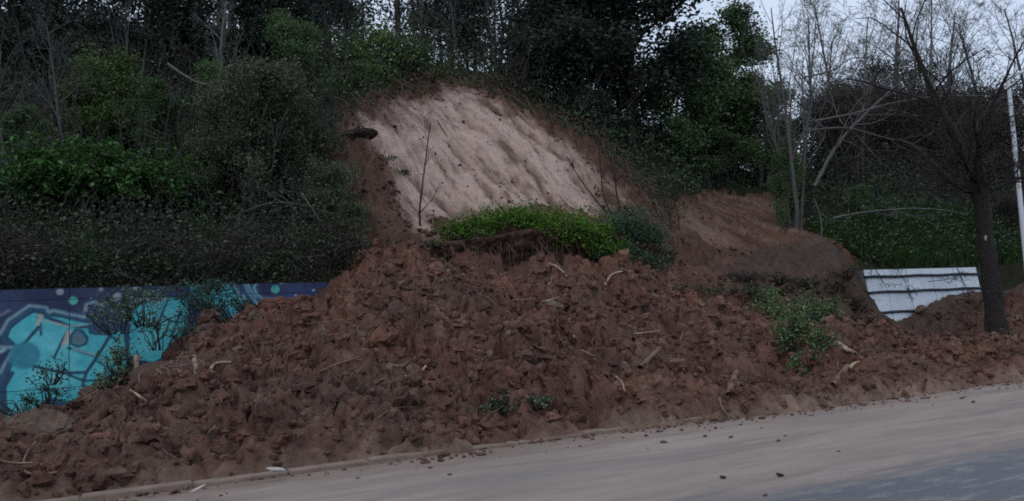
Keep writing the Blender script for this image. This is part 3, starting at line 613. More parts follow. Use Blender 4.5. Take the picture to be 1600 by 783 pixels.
    # further along, to the left of the picture, the same blue ground with loose cyan sweeps
    lay(sstep(0.1, 0.25, np.sin(X*1.3+1.7*np.sin(Z*2))*0.5-np.abs(Z-1.1)*0.5)*(X < -2.6), CY)
    C[:] *= (1+0.16*fbm(X*9, Z*9, 430, 3))[...,None]
    g = np.clip(sstep(0.5, -0.2, Z + 0.5*fbm(X*1.4, Z*0.8, 440, 4))*0.5, 0, 1)[...,None]; C[:] = C*(1-g) + brn*g    # mud splashes near the foot
    return np.clip(C, 0.005, 0.9)
ZT = 2.5
mural = empty('mural_wall', (-1.0, WY0, 0)); tag(mural, 'concrete retaining wall covered in blue and turquoise graffiti behind the mud', 'wall')
bk = box_me('backing', -14.0, 4.95, 0, 0.35, -0.5, ZT-0.02)
o = obj('backing', bk, M_conc, None); bk.transform(Matrix(((1,0,0,0),(0,1,WB,WY0+0.03),(0,0,1,0),(0,0,0,1)))); bk.transform(Matrix.Translation((1.0,-WY0,0))); o.parent = mural
xj = [-13.5,-11.1,-8.7,-6.3,-3.13,-0.73,1.67,4.07,4.9]; zj = [-0.4, 0.62, 2.28, ZT]
for i in range(len(xj)-1):
    for j in range(3):
        x0, x1, a0, a1 = xj[i]+0.006, xj[i+1]-0.006, zj[j]+0.006, zj[j+1]-0.006
        st_ = 0.02 if x1 > -3.2 else 0.06
        gx = np.linspace(x0, x1, max(2, int((x1-x0)/st_))); gz = np.linspace(a0, a1, max(3, int((a1-a0)/st_)))
        GX, GZ = np.meshgrid(gx, gz); V = np.stack([GX.ravel()+1.0, WB*GZ.ravel(), GZ.ravel()], 1); Cc = paint(GX, GZ).reshape(-1,3)
        Fc = grid_faces(len(gx), len(gz)); nv = len(V); nx_ = len(gx); nz_ = len(gz); idx = np.arange(nv).reshape(nz_, nx_)
        ring = np.concatenate([idx[0], idx[1:,-1], idx[-1,-2::-1], idx[-2:0:-1,0]]); B_ = V[ring]+(0,0.028,0)
        nb = len(ring); sides = np.stack([ring, nv+np.arange(nb), nv+np.roll(np.arange(nb),-1), np.roll(ring,-1)], 1)
        obj('panel', mesh('panel', np.vstack([V, B_]), np.vstack([Fc, sides]), np.vstack([Cc, Cc[ring]]), smooth=False), M_paint, mural)
# white wall
ww = empty('white_wall', (22, WY0, 0)); tag(ww, 'white panelled wall with dark horizontal rails, half buried in mud at right', 'wall')
xw = [onwall(1354,444)[0]] + [onwall(p,444)[0] for p in (1384,1419,1458,1493,1530)]
zw = [-0.2, 1.09, 1.74, 2.24, ZT]
bk = box_me('backing', xw[0]+0.05, xw[-1]-0.05, 0.03, 0.35, -0.4, ZT-0.03)
sh = Matrix(((1,0,0,-22),(0,1,WB,0),(0,0,1,0),(0,0,0,1))); bk.transform(sh); obj('backing', bk, M_conc, ww)
rw = random.Random(4)
for i in range(len(xw)-1):
    for j in range(4):
        pm = box_me('panel', xw[i]+0.014, xw[i+1]-0.014, -0.02+rw.uniform(-.006,.006), 0.027, zw[j]+0.03, zw[j+1]-0.03, bev=0.006); pm.transform(sh); obj('panel', pm, M_white, ww)
for j in (1,2,3):
    P = [(x-22+0, WB*zw[j]-0.045, zw[j]+0.012*math.sin(x*3.1+j)) for x in np.linspace(xw[0]-0.08, xw[-1], 14)]
    V, Fq, cp = tube(P, np.full(14, 0.048), 6); obj('rail', mesh('rail', V, Fq), M_rail, ww)

# ------------------------------------------------------------------ street lamp
def px_poly(pts): return np.array([atY(*p) if len(p) == 3 else hitm(p[0], p[1], 0.10 + 0.02*i) for i, p in enumerate(pts)])
lb = np.array([atY(1597,326,16)[0]-0.0, 16, 0.0]); tp = atY(1575,122,16)
lamp = empty('street_lamp', (tp[0], 16, 0.3)); tag(lamp, 'pale grey street lamp pole at the right edge behind the bare tree', 'street lamp')
V, Fq, cp = tube([(0,0,-0.5),(0,0,3),(0,0,6),(0,0,tp[2]-0.3)], [0.095,0.085,0.075,0.065], 12); obj('pole', mesh('pole', V, Fq), M_lamp, lamp)
V, Fq, cp = tube([(0,0,tp[2]-0.42),(0.12,-0.1,tp[2]-0.22),(0.5,-0.35,tp[2]-0.1),(1.3,-0.9,tp[2]+0.1)], [0.07,0.065,0.06,0.05], 8); obj('arm', mesh('arm', V, Fq), M_lamp, lamp)
hd = box_me('lamp_head', -0.35,0.35,-0.13,0.13,-0.05,0.06, bev=0.04); hd.transform(Matrix.Translation((1.6,-1.1,tp[2]+0.14))@Matrix.Rotation(-0.6,4,'Z')); lh = obj('lamp_head', hd, M_lamp, lamp)
hd = box_me('lens', -0.25,0.25,-0.09,0.09,-0.075,-0.045, bev=0.01); hd.transform(Matrix.Translation((1.6,-1.1,tp[2]+0.14))@Matrix.Rotation(-0.6,4,'Z')); obj('lens', hd, M_white, lh)

# ------------------------------------------------------------------ trees one can tell apart
G1 = 'trees on the hillside'
T = [ # kind, name, column px, depth Y, top py, width, label, category
 ('bare','bare_tree',22,21.5,40,1.0,'bare grey tree at the far left edge above the mural','tree'),
 ('bare_fine','bare_tree',100,22.5,-10,0.9,'thin bare tree standing behind the bright green ferns','tree'),
 ('evergreen','evergreen_tree',48,27,-120,1.2,'tall dark evergreen filling the top left corner','tree'),
 ('lime','leafy_tree',180,23.5,72,1.0,'yellow-green leafy tree among dark ones at upper left','tree'),
 ('bare_many','bare_tree',205,27.5,-140,0.8,'cluster of pale upright bare trunks at upper left','tree'),
 ('evergreen','evergreen_tree',275,28,-110,1.1,'dark evergreen right of the pale upright trunks','tree'),
 ('bare','bare_tree',330,24,-60,0.9,'leaning bare grey tree left of the dark rounded evergreen','tree'),
 ('evergreen_broad','evergreen_tree',420,26.5,-70,1.1,'dark rounded evergreen above the tangled olive bushes','tree'),
 ('leafy','leafy_bush',35,22.3,165,1.1,'soft green bush at the left edge above the ferns','bush'),
 ('leafy','leafy_tree',250,22.6,130,1.0,'soft green tree right of the yellow-green one at upper left','tree'),
 ('leafy','leafy_tree',345,22.4,100,0.9,'soft green tree behind the tangled bushes left of the scar','tree'),
 ('leafy','leafy_tree',455,24.0,20,1.0,'soft green tree just left of the light green rim shrub','tree'),
 ('olive','olive_bush',300,20.6,215,1.1,'small leafy bush right of the green ferns above the mural','bush'),
 ('olive','olive_bush',395,20.4,120,0.9,'grey-green tangled bush, left of the pair beside the scar','bush'),
 ('olive','olive_bush',468,20.6,105,1.0,'grey-green tangled bush touching the left edge of the sandy scar','bush'),
 ('olive','olive_bush',500,19.0,250,1.0,'low dark tangled bush over the end of the mural wall','bush'),
 ('olive','olive_bush',545,18.3,315,1.0,'low dark bush spilling over the left foot of the scar','bush'),
 ('evergreen','evergreen_tree',520,30,-90,1.1,'dark evergreen behind the light green shrub above the scar','tree'),
 ('bare_fine','bare_tree',655,29,-60,0.8,'slim bare tree directly above the sandy scar','tree'),
 ('bare','bare_tree',720,30.5,-70,0.8,'bare tree with sky showing behind it, top centre','tree'),
 ('evergreen','evergreen_tree',700,35,-60,1.2,'far dark evergreen on the ridge behind the bare trees','tree'),
 ('bare_fine','bare_tree',775,30,-50,0.8,'thin bare tree left of the great dark evergreen','tree'),
 ('brown_thicket','thicket_bush',800,27.4,95,1.2,'brown twiggy thicket on the rim right of the scar top','bush'),
 ('evergreen_broad','evergreen_tree',880,28.8,-75,1.2,'great dark evergreen left half of the pair at top centre','tree'),
 ('evergreen','evergreen_tree',985,28.2,-70,1.25,'great dark evergreen right half of the pair, beside the open sky','tree'),
 ('evergreen_broad','evergreen_tree',930,26.6,130,1.3,'low dark evergreen overhanging the right rim of the scar','tree'),
 ('leafy','leafy_tree',1075,27.8,60,1.1,'green leafy tree right of the great dark evergreens','tree'),
 ('leafy','leafy_tree',1150,28.5,22,1.1,'green leafy tree with the highest crown against the sky','tree'),
 ('leafy','leafy_tree',1190,27.0,120,1.2,'dense green tree above the upper mud tongue','tree'),
 ('leafy','leafy_bush',1110,26.8,190,1.3,'low dark green bush at the head of the mud tongue','bush'),
 ('bare_many','bare_tree',1243,21.2,-70,0.75,'pale many-stemmed bare tree beside the upper mud tongue','tree'),
 ('leafy','ivy_bush',1235,21.3,215,0.5,'ivy growth round the foot of the many-stemmed bare tree','bush'),
 ('bare_fine','bare_tree',1325,27,-50,0.9,'bare tree right of the many-stemmed one, against the sky','tree'),
 ('bare','bare_tree',1395,29,-60,0.9,'bare tree between the leaning pole and the right roadside tree','tree'),
 ('bare_fine','bare_tree',1455,26,-80,0.8,'bare twiggy tree just left of the roadside tree crown','tree'),
 ('bare_fine','bare_tree',1265,30,-30,0.9,'far bare tree seen between the many-stemmed tree and leaning trunk','tree'),
 ('bare_fine','bare_tree',1425,31,-20,1.0,'far thin bare tree against the sky left of the roadside tree','tree'),
 ('bare','bare_tree',1500,28,-30,0.9,'bare tree directly behind the upper roadside trunk','tree'),
 ('bare','bare_tree',1555,30,-40,0.9,'far bare tree behind the roadside tree crown','tree'),
 ('bare_fine','bare_tree',1640,27,-60,0.9,'bare tree cut by the right edge behind the street lamp','tree'),
 ('brown_thicket','thicket_bush',1310,24.5,135,1.0,'dark brown thicket behind the leaning pale trunk','bush'),
 ('brown_thicket','thicket_bush',1390,26,140,1.1,'dark brown thicket above the grassy bank, left half','bush'),
 ('brown_thicket','thicket_bush',1470,25,150,1.1,'dark brown thicket above the grassy bank, right half','bush'),
 ('brown_thicket','thicket_bush',1570,26,150,1.2,'dark brown thicket behind the street lamp pole','bush'),
 ('brown_thicket','thicket_bush',1350,30,120,1.2,'far brown thicket under the sky above the leaning pale trunk','bush'),
 ('brown_thicket','thicket_bush',1430,31,125,1.3,'far brown thicket under the sky left of the roadside tree','bush'),
 ('brown_thicket','thicket_bush',1520,30,130,1.3,'far brown thicket right behind the roadside tree crown','bush'),
 ('bare_fine','bare_tree',1290,33,20,1.1,'distant thin bare tree left of the leaning trunk top','tree'),
 ('bare_fine','bare_tree',1375,34,30,1.2,'distant thin bare tree right of the leaning trunk top','tree'),
 ('bare_fine','bare_tree',1475,33,10,1.2,'distant thin bare tree touching the roadside tree crown','tree'),
 ('bare_fine','bare_tree',1350,24,-20,0.9,'bare twiggy tree right of the leaning pale trunk','tree'),
 ('leafy','leafy_bush',1345,20.6,290,1.1,'dark green bush at the left end of the grassy bank','bush'),
 ('sapling','thicket_bush',1050,19.6,238,0.9,'thin brownish bush between the green clump and mud tongue','bush'),
 ('brown_thicket','thicket_bush',1585,18.6,300,0.9,'low brown brush right of the roadside trunk','bush'),
]
for i, (k, nm, px, Y, top, w, lab, cat) in enumerate(T):
    c = column(px, Y); c[2] -= 0.1
    plant(k, nm, lab, cat, c, top_py=top, wide=w, group=G1, seed=i)

# roadside tree with the thick dark trunk
tb = atY(1563,556,12.8); tb[2] = float(Hm(tb[0], tb[1]))-0.2
rt = empty('roadside_tree', tb); tag(rt, 'dark bare roadside tree with thick leaning trunk in front of the white wall', 'tree')
pts = px_poly([(1564,560,12.8),(1556,500,12.85),(1546,420,12.9),(1536,340,13.0),(1530,290,13.05),(1520,230,13.1)]); pts[0][2] -= 0.3
tt = np.linspace(0, 5, 26); P = np.stack([np.interp(tt, range(6), pts[:,k]) for k in range(3)], 1) - tb
R = np.interp(tt, range(6), [0.36,0.245,0.205,0.19,0.21,0.13])*(1+0.05*np.sin(tt*9))
V, Fq, cp = tube(P, R, 36)
ang = np.arctan2(V[:,1], V[:,0]); V[:,:2] += (0.0*ang + 0.045*fbm(np.cos(ang)*4, np.sin(ang)*4+V[:,2]*1.1, 500, 4))[:,None]*np.stack([np.cos(ang), np.sin(ang)], 1)
obj('trunk', mesh('trunk', V, Fq), mat('rough_bark', (0.030,0.024,0.022), vari=0.5, scale=9, bump=1.0, bscale=9, bdist=0.12), rt)
pl = Plant(77); top = P[-1]
sp = [dict(seg=6, wob=0.14, taper=0.3, sides=6, up=0.04), dict(n=8, **{'from':0.15}, ang=42, len=0.55, rad=0.5, seg=5, wob=0.18, up=0.03, sides=4), dict(n=6, ang=45, len=0.5, rad=0.5, seg=4, wob=0.2, sides=3), dict(n=5, ang=42, len=0.5, rad=0.55, seg=3, wob=0.22, sides=3)]
for az, el, L, r in [(0.1,0.25,2.3,.075),(1.2,0.4,2.0,.06),(2.6,0.35,2.2,.06),(3.3,0.2,2.3,.07),(4.4,0.5,2.0,.06),(5.3,0.3,2.0,.065),(0.6,1.15,3.6,.06),(3.0,1.42,5.6,.13),(5.0,1.1,3.4,.06),(2.4,1.15,3.8,.055),(3.9,0.9,3.0,.05),(0.3,0.75,2.8,.05),(0.9,0.1,1.8,.035),(2.0,0.0,1.8,.03),(3.7,0.0,2.0,.035),(4.9,0.1,1.8,.03),(5.8,0.0,1.9,.035),(2.9,-0.1,1.6,.03)]:
    s0 = P[-9] + (top-P[-9])*pl.r.uniform(0, 1); pl.limb(s0, (math.cos(az)*math.cos(el), math.sin(az)*math.cos(el), math.sin(el)), L, r, 0, sp)
obj('branches', pl.wood(pl.tr+pl.br).me('roadside_branches'), M_barkd, rt)
sc_ = MB(); V = lump(np.random.default_rng(3), IV1, 0.2, 1.4)*0.055; q = atY(1540,372,12.66)-tb
obj('broken_stub', mesh('stub', V*np.array([0.6,0.6,1.4])+q, IF1), M_pale, rt)['label'] = 'pale torn branch scar'

# ------------------------------------------------------------------ poles, branches, sticks measured one by one
def spline(P, n):
    P = np.asarray(P, float); m = len(P); t = np.linspace(0, m-1, n); out = []
    for u in t:
        i = min(int(u), m-2); f = u-i; p0 = P[max(i-1,0)]; p1 = P[i]; p2 = P[i+1]; p3 = P[min(i+2,m-1)]
        out.append(0.5*((2*p1)+(-p0+p2)*f+(2*p0-5*p1+4*p2-p3)*f*f+(-p0+3*p1-3*p2+p3)*f**3))
    return np.array(out)
def branch(name, label, cat, pts, r0, r1, m, sides=7, twigs=0, seed=0, ends=None, group=None, n=None):
    P = spline(px_poly(pts), n or 4*len(pts)+3); b = P[0].copy(); rg = np.random.default_rng(seed+100)
    e = empty(name, b); tag(e, label, cat, group)
    R = np.linspace(r0, r1, len(P))*(1+0.12*rg.normal(size=len(P))*0.6)
    V, Fq, cp = tube(P-b+rg.normal(size=P.shape)*r0*0.12, R, sides); mb = MB(); mb.add(V, Fq); obj('stem', mb.me('stem'), m, e)
    if ends is not None:     # torn pale wood at the broken end
        d = unit(P[-1]-P[-2]); V, Fq, cp = tube([P[-1]-b-d*r1, P[-1]-b+d*r1*1.2, P[-1]-b+d*r1*3], [r1*1.04, r1*0.8, r1*0.12], sides); obj('torn_end', mesh('torn_end', V, Fq), ends, e)
    if twigs:
        pl = Plant(seed+9); sp = [dict(seg=5, wob=0.16, taper=0.3, sides=4, up=0.02), dict(n=4, ang=40, len=0.5, rad=0.6, seg=4, wob=0.2, sides=3), dict(n=3, ang=40, len=0.5, rad=0.6, seg=3, wob=0.2, sides=3)]
        LL = np.linalg.norm(P[-1]-P[0])
        for k in range(twigs):
            i = rg.integers(len(P)//4, len(P)-1); d = unit(P[i+1]-P[i]); a = unit(np.cross(d, rg.normal(size=3)))
            pl.limb(P[i]-b, d*0.75+a*0.65, LL*rg.uniform(0.15,0.35), R[i]*0.55, 0, sp)
        obj('twigs', pl.wood(pl.tr+pl.br).me('twigs'), m, e)['kind'] = 'stuff'
    return e
branch('leaning_trunk','pale leaning bare trunk slanting up right of the many-stemmed tree','tree',[(1272,292,20.5),(1300,240,20.6),(1335,195,20.8),(1400,133,21.2)],.075,.035,M_bark,twigs=7,seed=1)
branch('arched_branch','long pale branch arching over the grassy bank','branch',[(1302,341,19),(1350,332,18.8),(1420,326,18.6),(1480,329,18.4),(1512,336,18.2)],.035,.015,M_bark,seed=2,twigs=2)
branch('dead_branch','pale dead branch drooping right from the many-stemmed tree','branch',[(1255,205,20.4),(1320,200,20),(1380,215,19.6),(1430,228,19.3),(1480,275,19)],.04,.014,M_bark,twigs=6,seed=3)
branch('dead_branch','pale crooked dead branch below the many-stemmed tree crown','branch',[(1262,180,20.4),(1290,200,20.2),(1330,205,20),(1362,238,19.8),(1385,262,19.7)],.035,.012,M_bark,twigs=5,seed=4)
branch('dead_branch','pale dead branch reaching right towards the roadside tree','branch',[(1258,120,20.4),(1300,110,20.2),(1340,90,20.2),(1420,100,20.1)],.04,.012,M_bark,twigs=6,seed=5)
branch('dead_branch','long level grey bough below the sky at right','branch',[(1265,190,20.4),(1330,178,20.2),(1400,160,20),(1470,150,19.8),(1540,150,19.5)],.045,.012,M_bark,twigs=8,seed=6)
branch('dead_branch','short pale hooked branch at foot of ivy by mud tongue','branch',[(1284,372,19.5),(1282,340,19.5),(1272,310,19.6)],.028,.015,M_bark,seed=7)
branch('dead_branch','pale dead branch slanting through dark wood at upper left','branch',[(262,100,21),(300,125,20.7),(340,140,20.5),(385,175,20.2)],.035,.012,M_bark,twigs=8,seed=8)
branch('dead_branch','pale drooping dead branch left of the mud above mural end','branch',[(470,300,18.6),(500,345,18.3),(520,380,18.0),(545,412,17.7)],.022,.01,M_bark,twigs=7,seed=9)
branch('dead_branch','grey dead branch fanning left over the olive bushes','branch',[(520,335,18.4),(470,320,18.3),(420,318,18.3),(370,335,18.3)],.022,.008,M_bark,twigs=8,seed=10)
branch('dead_branch','bent grey branch over the left end of mud crest','branch',[(548,340,18.3),(560,375,17.9),(572,395,17.7),(580,410,17.6)],.02,.01,M_bark,twigs=4,seed=11)
branch('hanging_twig','dark leafy twig hanging over the top of the white wall','branch',[(1385,404,17.3),(1400,418,17.15),(1412,436,17.0),(1420,452,16.95)],.018,.006,M_barkd,twigs=14,seed=40)
branch('hanging_twig','dark bare twig crossing the white wall at its left end','branch',[(1350,395,17.3),(1368,420,17.1),(1385,450,17.0)],.014,.006,M_barkd,twigs=8,seed=41)
branch('hanging_twig','dark tangle of twigs between white wall and roadside trunk','branch',[(1490,405,17.0),(1500,430,16.8),(1512,455,16.6),(1520,480,16.5)],.018,.007,M_barkd,twigs=14,seed=42)
branch('hanging_twig','thin dark twig lying across the middle of the white wall','branch',[(1450,440,17.0),(1475,437,16.95),(1500,430,16.9)],.012,.007,M_barkd,twigs=4,seed=43)
branch('bare_sapling','lone dark sapling standing before the pale sand','tree',[(657,358,18.9),(656,330,18.9),(660,290,18.95),(667,235,19),(672,195,19)],.032,.012,M_barkd,twigs=3,seed=12)
branch('fallen_branch','thin forked twig lying on sand right of the lone sapling','branch',[(683,187,23.6),(690,200,23.4),(700,214,23.0)],.02,.01,M_barkd,seed=14)
branch('bare_sapling','dark sapling leaning left at right of the green clump','tree',[(950,335,20.3),(925,305,20.5),(900,270,20.8),(885,245,21)],.028,.012,M_barkd,twigs=3,seed=15)
branch('bare_sapling','upright thin dark sapling behind the green clump','tree',[(955,335,20.2),(942,300,20.3),(938,255,20.4),(934,200,20.5)],.03,.012,M_barkd,twigs=3,seed=16)
branch('bare_sapling','tall crooked sapling with pale forked top right of sand','tree',[(970,335,20.1),(962,290,20.2),(960,240,20.3),(945,205,20.4),(948,180,20.5)],.032,.012,M_barkd,twigs=6,seed=17)
branch('bare_sapling','thin dark sapling beside the thin brownish bush on the mud tongue','tree',[(1062,372,19.6),(1058,330,19.6),(1045,290,19.6),(1040,262,19.6)],.026,.01,M_barkd,twigs=4,seed=18)
branch('broken_branch','thick muddy log standing out of the slide right of centre','branch',[(1138,618),(1148,588),(1165,551)],.05,.042,M_stick,ends=M_stick,seed=20)
branch('broken_branch','crooked stick lying from mud out onto the road','branch',[(1124,622),(1130,640),(1145,652),(1160,660)],.016,.012,M_stick,seed=21)
branch('broken_log','short broken log with pale torn end below the bush','branch',[(1302,600),(1312,588),(1324,574)],.05,.05,M_stick,ends=M_pale,seed=22)
branch('broken_log','pale splintered wood piece at lower right of the bush','branch',[(1306,536),(1322,545),(1338,553)],.06,.03,M_pale,ends=M_pale,seed=23)
branch('broken_branch','pale stub beside the dark hole under the bush','branch',[(1324,578),(1334,569),(1342,566)],.035,.02,M_pale,seed=24)
branch('bark_strip','curved pale strip of bark on the slide left of centre','bark',[(632,590),(650,583),(664,574),(668,562)],.028,.012,M_pale,seed=25)
branch('broken_branch','long dark stick lying on the slide above the bark strip','branch',[(500,582),(525,570),(560,558)],.022,.016,M_stick,seed=26)
branch('broken_branch','dark log end half buried right of slide centre','branch',[(1000,575),(1015,560),(1030,545)],.05,.04,M_stick,seed=27)
branch('broken_branch','thin upright pale stalk in the centre of the slide','branch',[(898,528),(890,500),(888,465)],.014,.008,M_pale,seed=28)
branch('pale_branch','bent pale branch at the foot of the dark green shrub','branch',[(945,446),(955,430),(972,424),(990,424)],.026,.016,M_pale,seed=29)
branch('root_branch','pale root sticking out under the green clump','branch',[(858,412),(872,418),(886,432)],.03,.018,M_pale,seed=30)
branch('broken_branch','thin pale stick lying level on mid slide','branch',[(985,522),(1005,520),(1030,517)],.012,.010,M_pale,seed=31)
branch('broken_branch','slim stalk slanting in the slide left of the thick log','branch',[(1062,540),(1066,520),(1070,508)],.014,.01,M_stick,seed=32)
branch('broken_branch','pale stick across the slide below the green clump','branch',[(846,472),(862,468),(880,462)],.018,.012,M_pale,seed=33)
branch('broken_branch','thin pale twig arch at lower centre of the slide','branch',[(962,588),(972,598),(976,612)],.011,.008,M_pale,seed=34)
branch('bent_pipe','thin bent cable looped out of the mud at lower left','cable',[(55,690),(40,712),(38,735),(60,741),(90,738)],.012,.012,M_stick,seed=35)
branch('wooden_stake','orange-brown upright wooden stake against the mural','stake',[(216,606,13.6),(214,580,13.6),(212,555,13.6)],.035,.035,M_pale,sides=4,seed=36)
branch('wooden_stake','pale broken upright stake at the uprooted stump','stake',[(309,590,12.6),(305,570,12.6),(303,556,12.6)],.04,.03,M_pale,sides=5,seed=37)
branch('broken_branch','bent grey root arm right of the broken stake','branch',[(327,588),(332,572),(345,566),(362,566)],.025,.014,M_pale,seed=38)
branch('broken_branch','thin pale pole leaning on the mud before the mural','branch',[(228,627),(208,612),(190,600)],.016,.012,M_pale,seed=39)

# uprooted stump: roots splayed forward over a hollow
rb = hit(285, 620); st_e = empty('uprooted_stump', rb); tag(st_e, 'uprooted stump with tangled hanging roots in front of the mural', 'stump')
V = lump(np.random.default_rng(31), IV2, 0.3, 0.7); obj('root_ball', mesh('root_ball', V*np.array([0.62,0.5,0.5])+(0.05,0.3,0.25), IF2, np.broadcast_to(brn*0.8, (len(V),3))), M_mud, st_e)
rg = np.random.default_rng(8); 
for k in range(60):
    a = rg.uniform(-3.0, 0.2); L = rg.uniform(0.25, 0.8); r = rg.uniform(0.004, 0.016)
    p = np.array([rg.normal()*0.4, 0.05+rg.normal()*0.15, 0.25+rg.uniform(-.1,.4)]); d = np.array([math.cos(a), math.sin(a)*0.8, rg.uniform(-0.3,0.6)]); Q = [p.copy()]
    for i in range(6): d = unit(d+rg.normal(size=3)*0.3+np.array([0,0,-0.32])); p = p+d*L/6; Q.append(p.copy())
    V, Fq, cp = tube(Q, np.linspace(r, r*0.4, 7), 5); obj('root', mesh('root', V, Fq), M_pale if k % 9 == 0 else M_stick, st_e)

# slabs, stones and clods that stand out
def rock(name, label, cat, p, s, m, colr, seed, sub=2, flat=0.6, rough=0.3, sink=0.25, group=None, stretch=(1,1,1)):
    rg = np.random.default_rng(seed); V0, F0 = (IV1, IF1) if sub == 1 else (IV2, IF2) if sub == 2 else (IV3, IF3)
    V = lump(rg, V0, rough, flat)*s*np.asarray(stretch)
    def n3(f, sd): return fbm(V0[:,0]*f+V0[:,2]*f*0.4, V0[:,1]*f-V0[:,2]*f*0.5, sd, 4) + fbm(V0[:,2]*f+V0[:,0]*f*0.3, V0[:,0]*f*0.6-V0[:,1]*f*0.5, sd+5, 4)
    V = V + V0*(s*(0.16*np.abs(n3(2.2, seed)) + 0.16*n3(4.5, seed+2) + 0.05*n3(12, seed+3)))[:,None]*np.asarray(stretch)
    c = np.asarray(colr)[None]*(1+0.2*fbm(V0[:,0]*3, V0[:,1]*3+V0[:,2]*2, seed, 3))[:,None]
    o = obj(name, mesh(name, V, F0, c), m, None, (p[0], p[1], p[2]-V[:,2].min()*(1-sink)-0.0)); return tag(o, label, cat, group)
rock('mud_slab','big flat mud slab leaning against the mural at left','mud slab',hit(175,628),0.5,M_mud,tan*0.8,41,3,0.34,0.16,0.45,stretch=(1.25,0.8,1))
rock('mud_slab','rounded overhanging mud slab at lower left','mud slab',hit(62,695),0.32,M_mud,tan*0.72,42,3,0.5,0.15,0.2,stretch=(1.1,0.8,1))
rock('mud_slab','low flat mud slab right of the rounded one','mud slab',hit(140,672),0.4,M_mud,brn,43,3,0.28,0.16,0.4,stretch=(1.4,0.8,1))
rock('mud_slab','large mud lump near the kerb at lower left','mud slab',hit(285,706),0.26,M_mud,brn*1.05,44,3,0.75,0.18,0.35)
rock('mud_lump','round mud lump above the kerb right of the large one','mud lump',hit(400,722),0.16,M_mud,brn,45,3,0.85,0.2,0.3)
rock('mud_lump','reddish mud crest lump where the slide meets the mural','mud lump',hit(432,500),0.36,M_mud,red*1.05,46,3,0.8,0.25,0.4,stretch=(1.3,0.8,1))
rock('mud_lump','mud crest lump on the left shoulder of the slide','mud lump',hit(345,530),0.34,M_mud,brn*0.95,47,3,0.7,0.25,0.35,stretch=(1.3,0.8,1))
rock('dark_boulder','dark soil boulder on the upper left corner of the sand','boulder',hit(562,220),0.36,M_mud,(0.055,0.038,0.032),48,3,0.55,0.2,0.25,stretch=(1.3,0.8,1))
rock('red_clod','upright reddish clod under the dark green shrub','mud lump',hit(912,436),0.30,M_mud,red*1.15,49,3,0.9,0.28,0.35)
rock('pale_stone','small white stone upper left of the slide','stone',hit(458,526),0.075,M_stone,(1,1,1),50,2,0.7,0.25,0.2)
rock('pale_stone','white broken stone below the small one on the slide','stone',hit(469,535),0.09,M_stone,(1,1,1),51,2,0.6,0.25,0.2)
rock('pale_stone','flat pale slab of stone lying on the kerb','stone',np.array([*atZ(430,738,0.1)[:2],0.1]),0.075,M_stone,(1,1,1),52,2,0.3,0.15,0.15,stretch=(1.5,0.7,1))
rock('pale_stone','thin white flake at the kerb left of the pale slab','stone',np.array([*atZ(310,766,0.1)[:2],0.09]),0.05,M_stone,(1,1,1),53,2,0.2,0.15,0.15,stretch=(1.6,0.6,1))
rock('pale_stone','pale stump of rubble at the foot of the white wall','stone',hit(1440,488),0.2,M_stick,(1,1,1),54,3,0.8,0.35,0.35)
rock('pale_stone','tan clod beside the roadside tree foot','stone',hit(1590,540),0.2,M_mud,tan,55,2,0.7,0.3,0.3)
for i, (px, py, s, lab) in enumerate([(1142,684,.05,'dark clod on the road nearest the crooked stick'),(1118,670,.035,'small clod on the road left of the crooked stick'),(1216,690,.035,'lone small clod on the road right of the stick'),
      (1220,745,.06,'flat crumbled clod in the lower right of the road'),(688,721,.05,'flat clod on the road by the kerb, left of a pair'),(751,712,.06,'taller clod on the road by the kerb, right of a pair'),
      (702,743,.03,'tiny clod on the road below the kerb pair'),(1130,748,.045,'clod on the road at lower right of centre'),(1040,692,.03,'small clod on the road below the thick log'),(1380,632,.035,'small clod on the road at right near the mud edge'),
      (1195,776,.03,'tiny clod at the bottom edge of the road'),(1310,706,.028,'tiny clod at the edge of the dark asphalt patch'),(868,688,.03,'small clod just off the mud edge at centre'),(560,748,.028,'tiny clod on the road at lower left')]):
    q = atZ(px, py, 0.012); rock('road_clod', lab, 'mud clod', q, s*0.62, M_mud, brn*1.1, 60+i, 2, 0.42, 0.3, 0.1, 'clods on the road', stretch=(1.5,0.9,1))

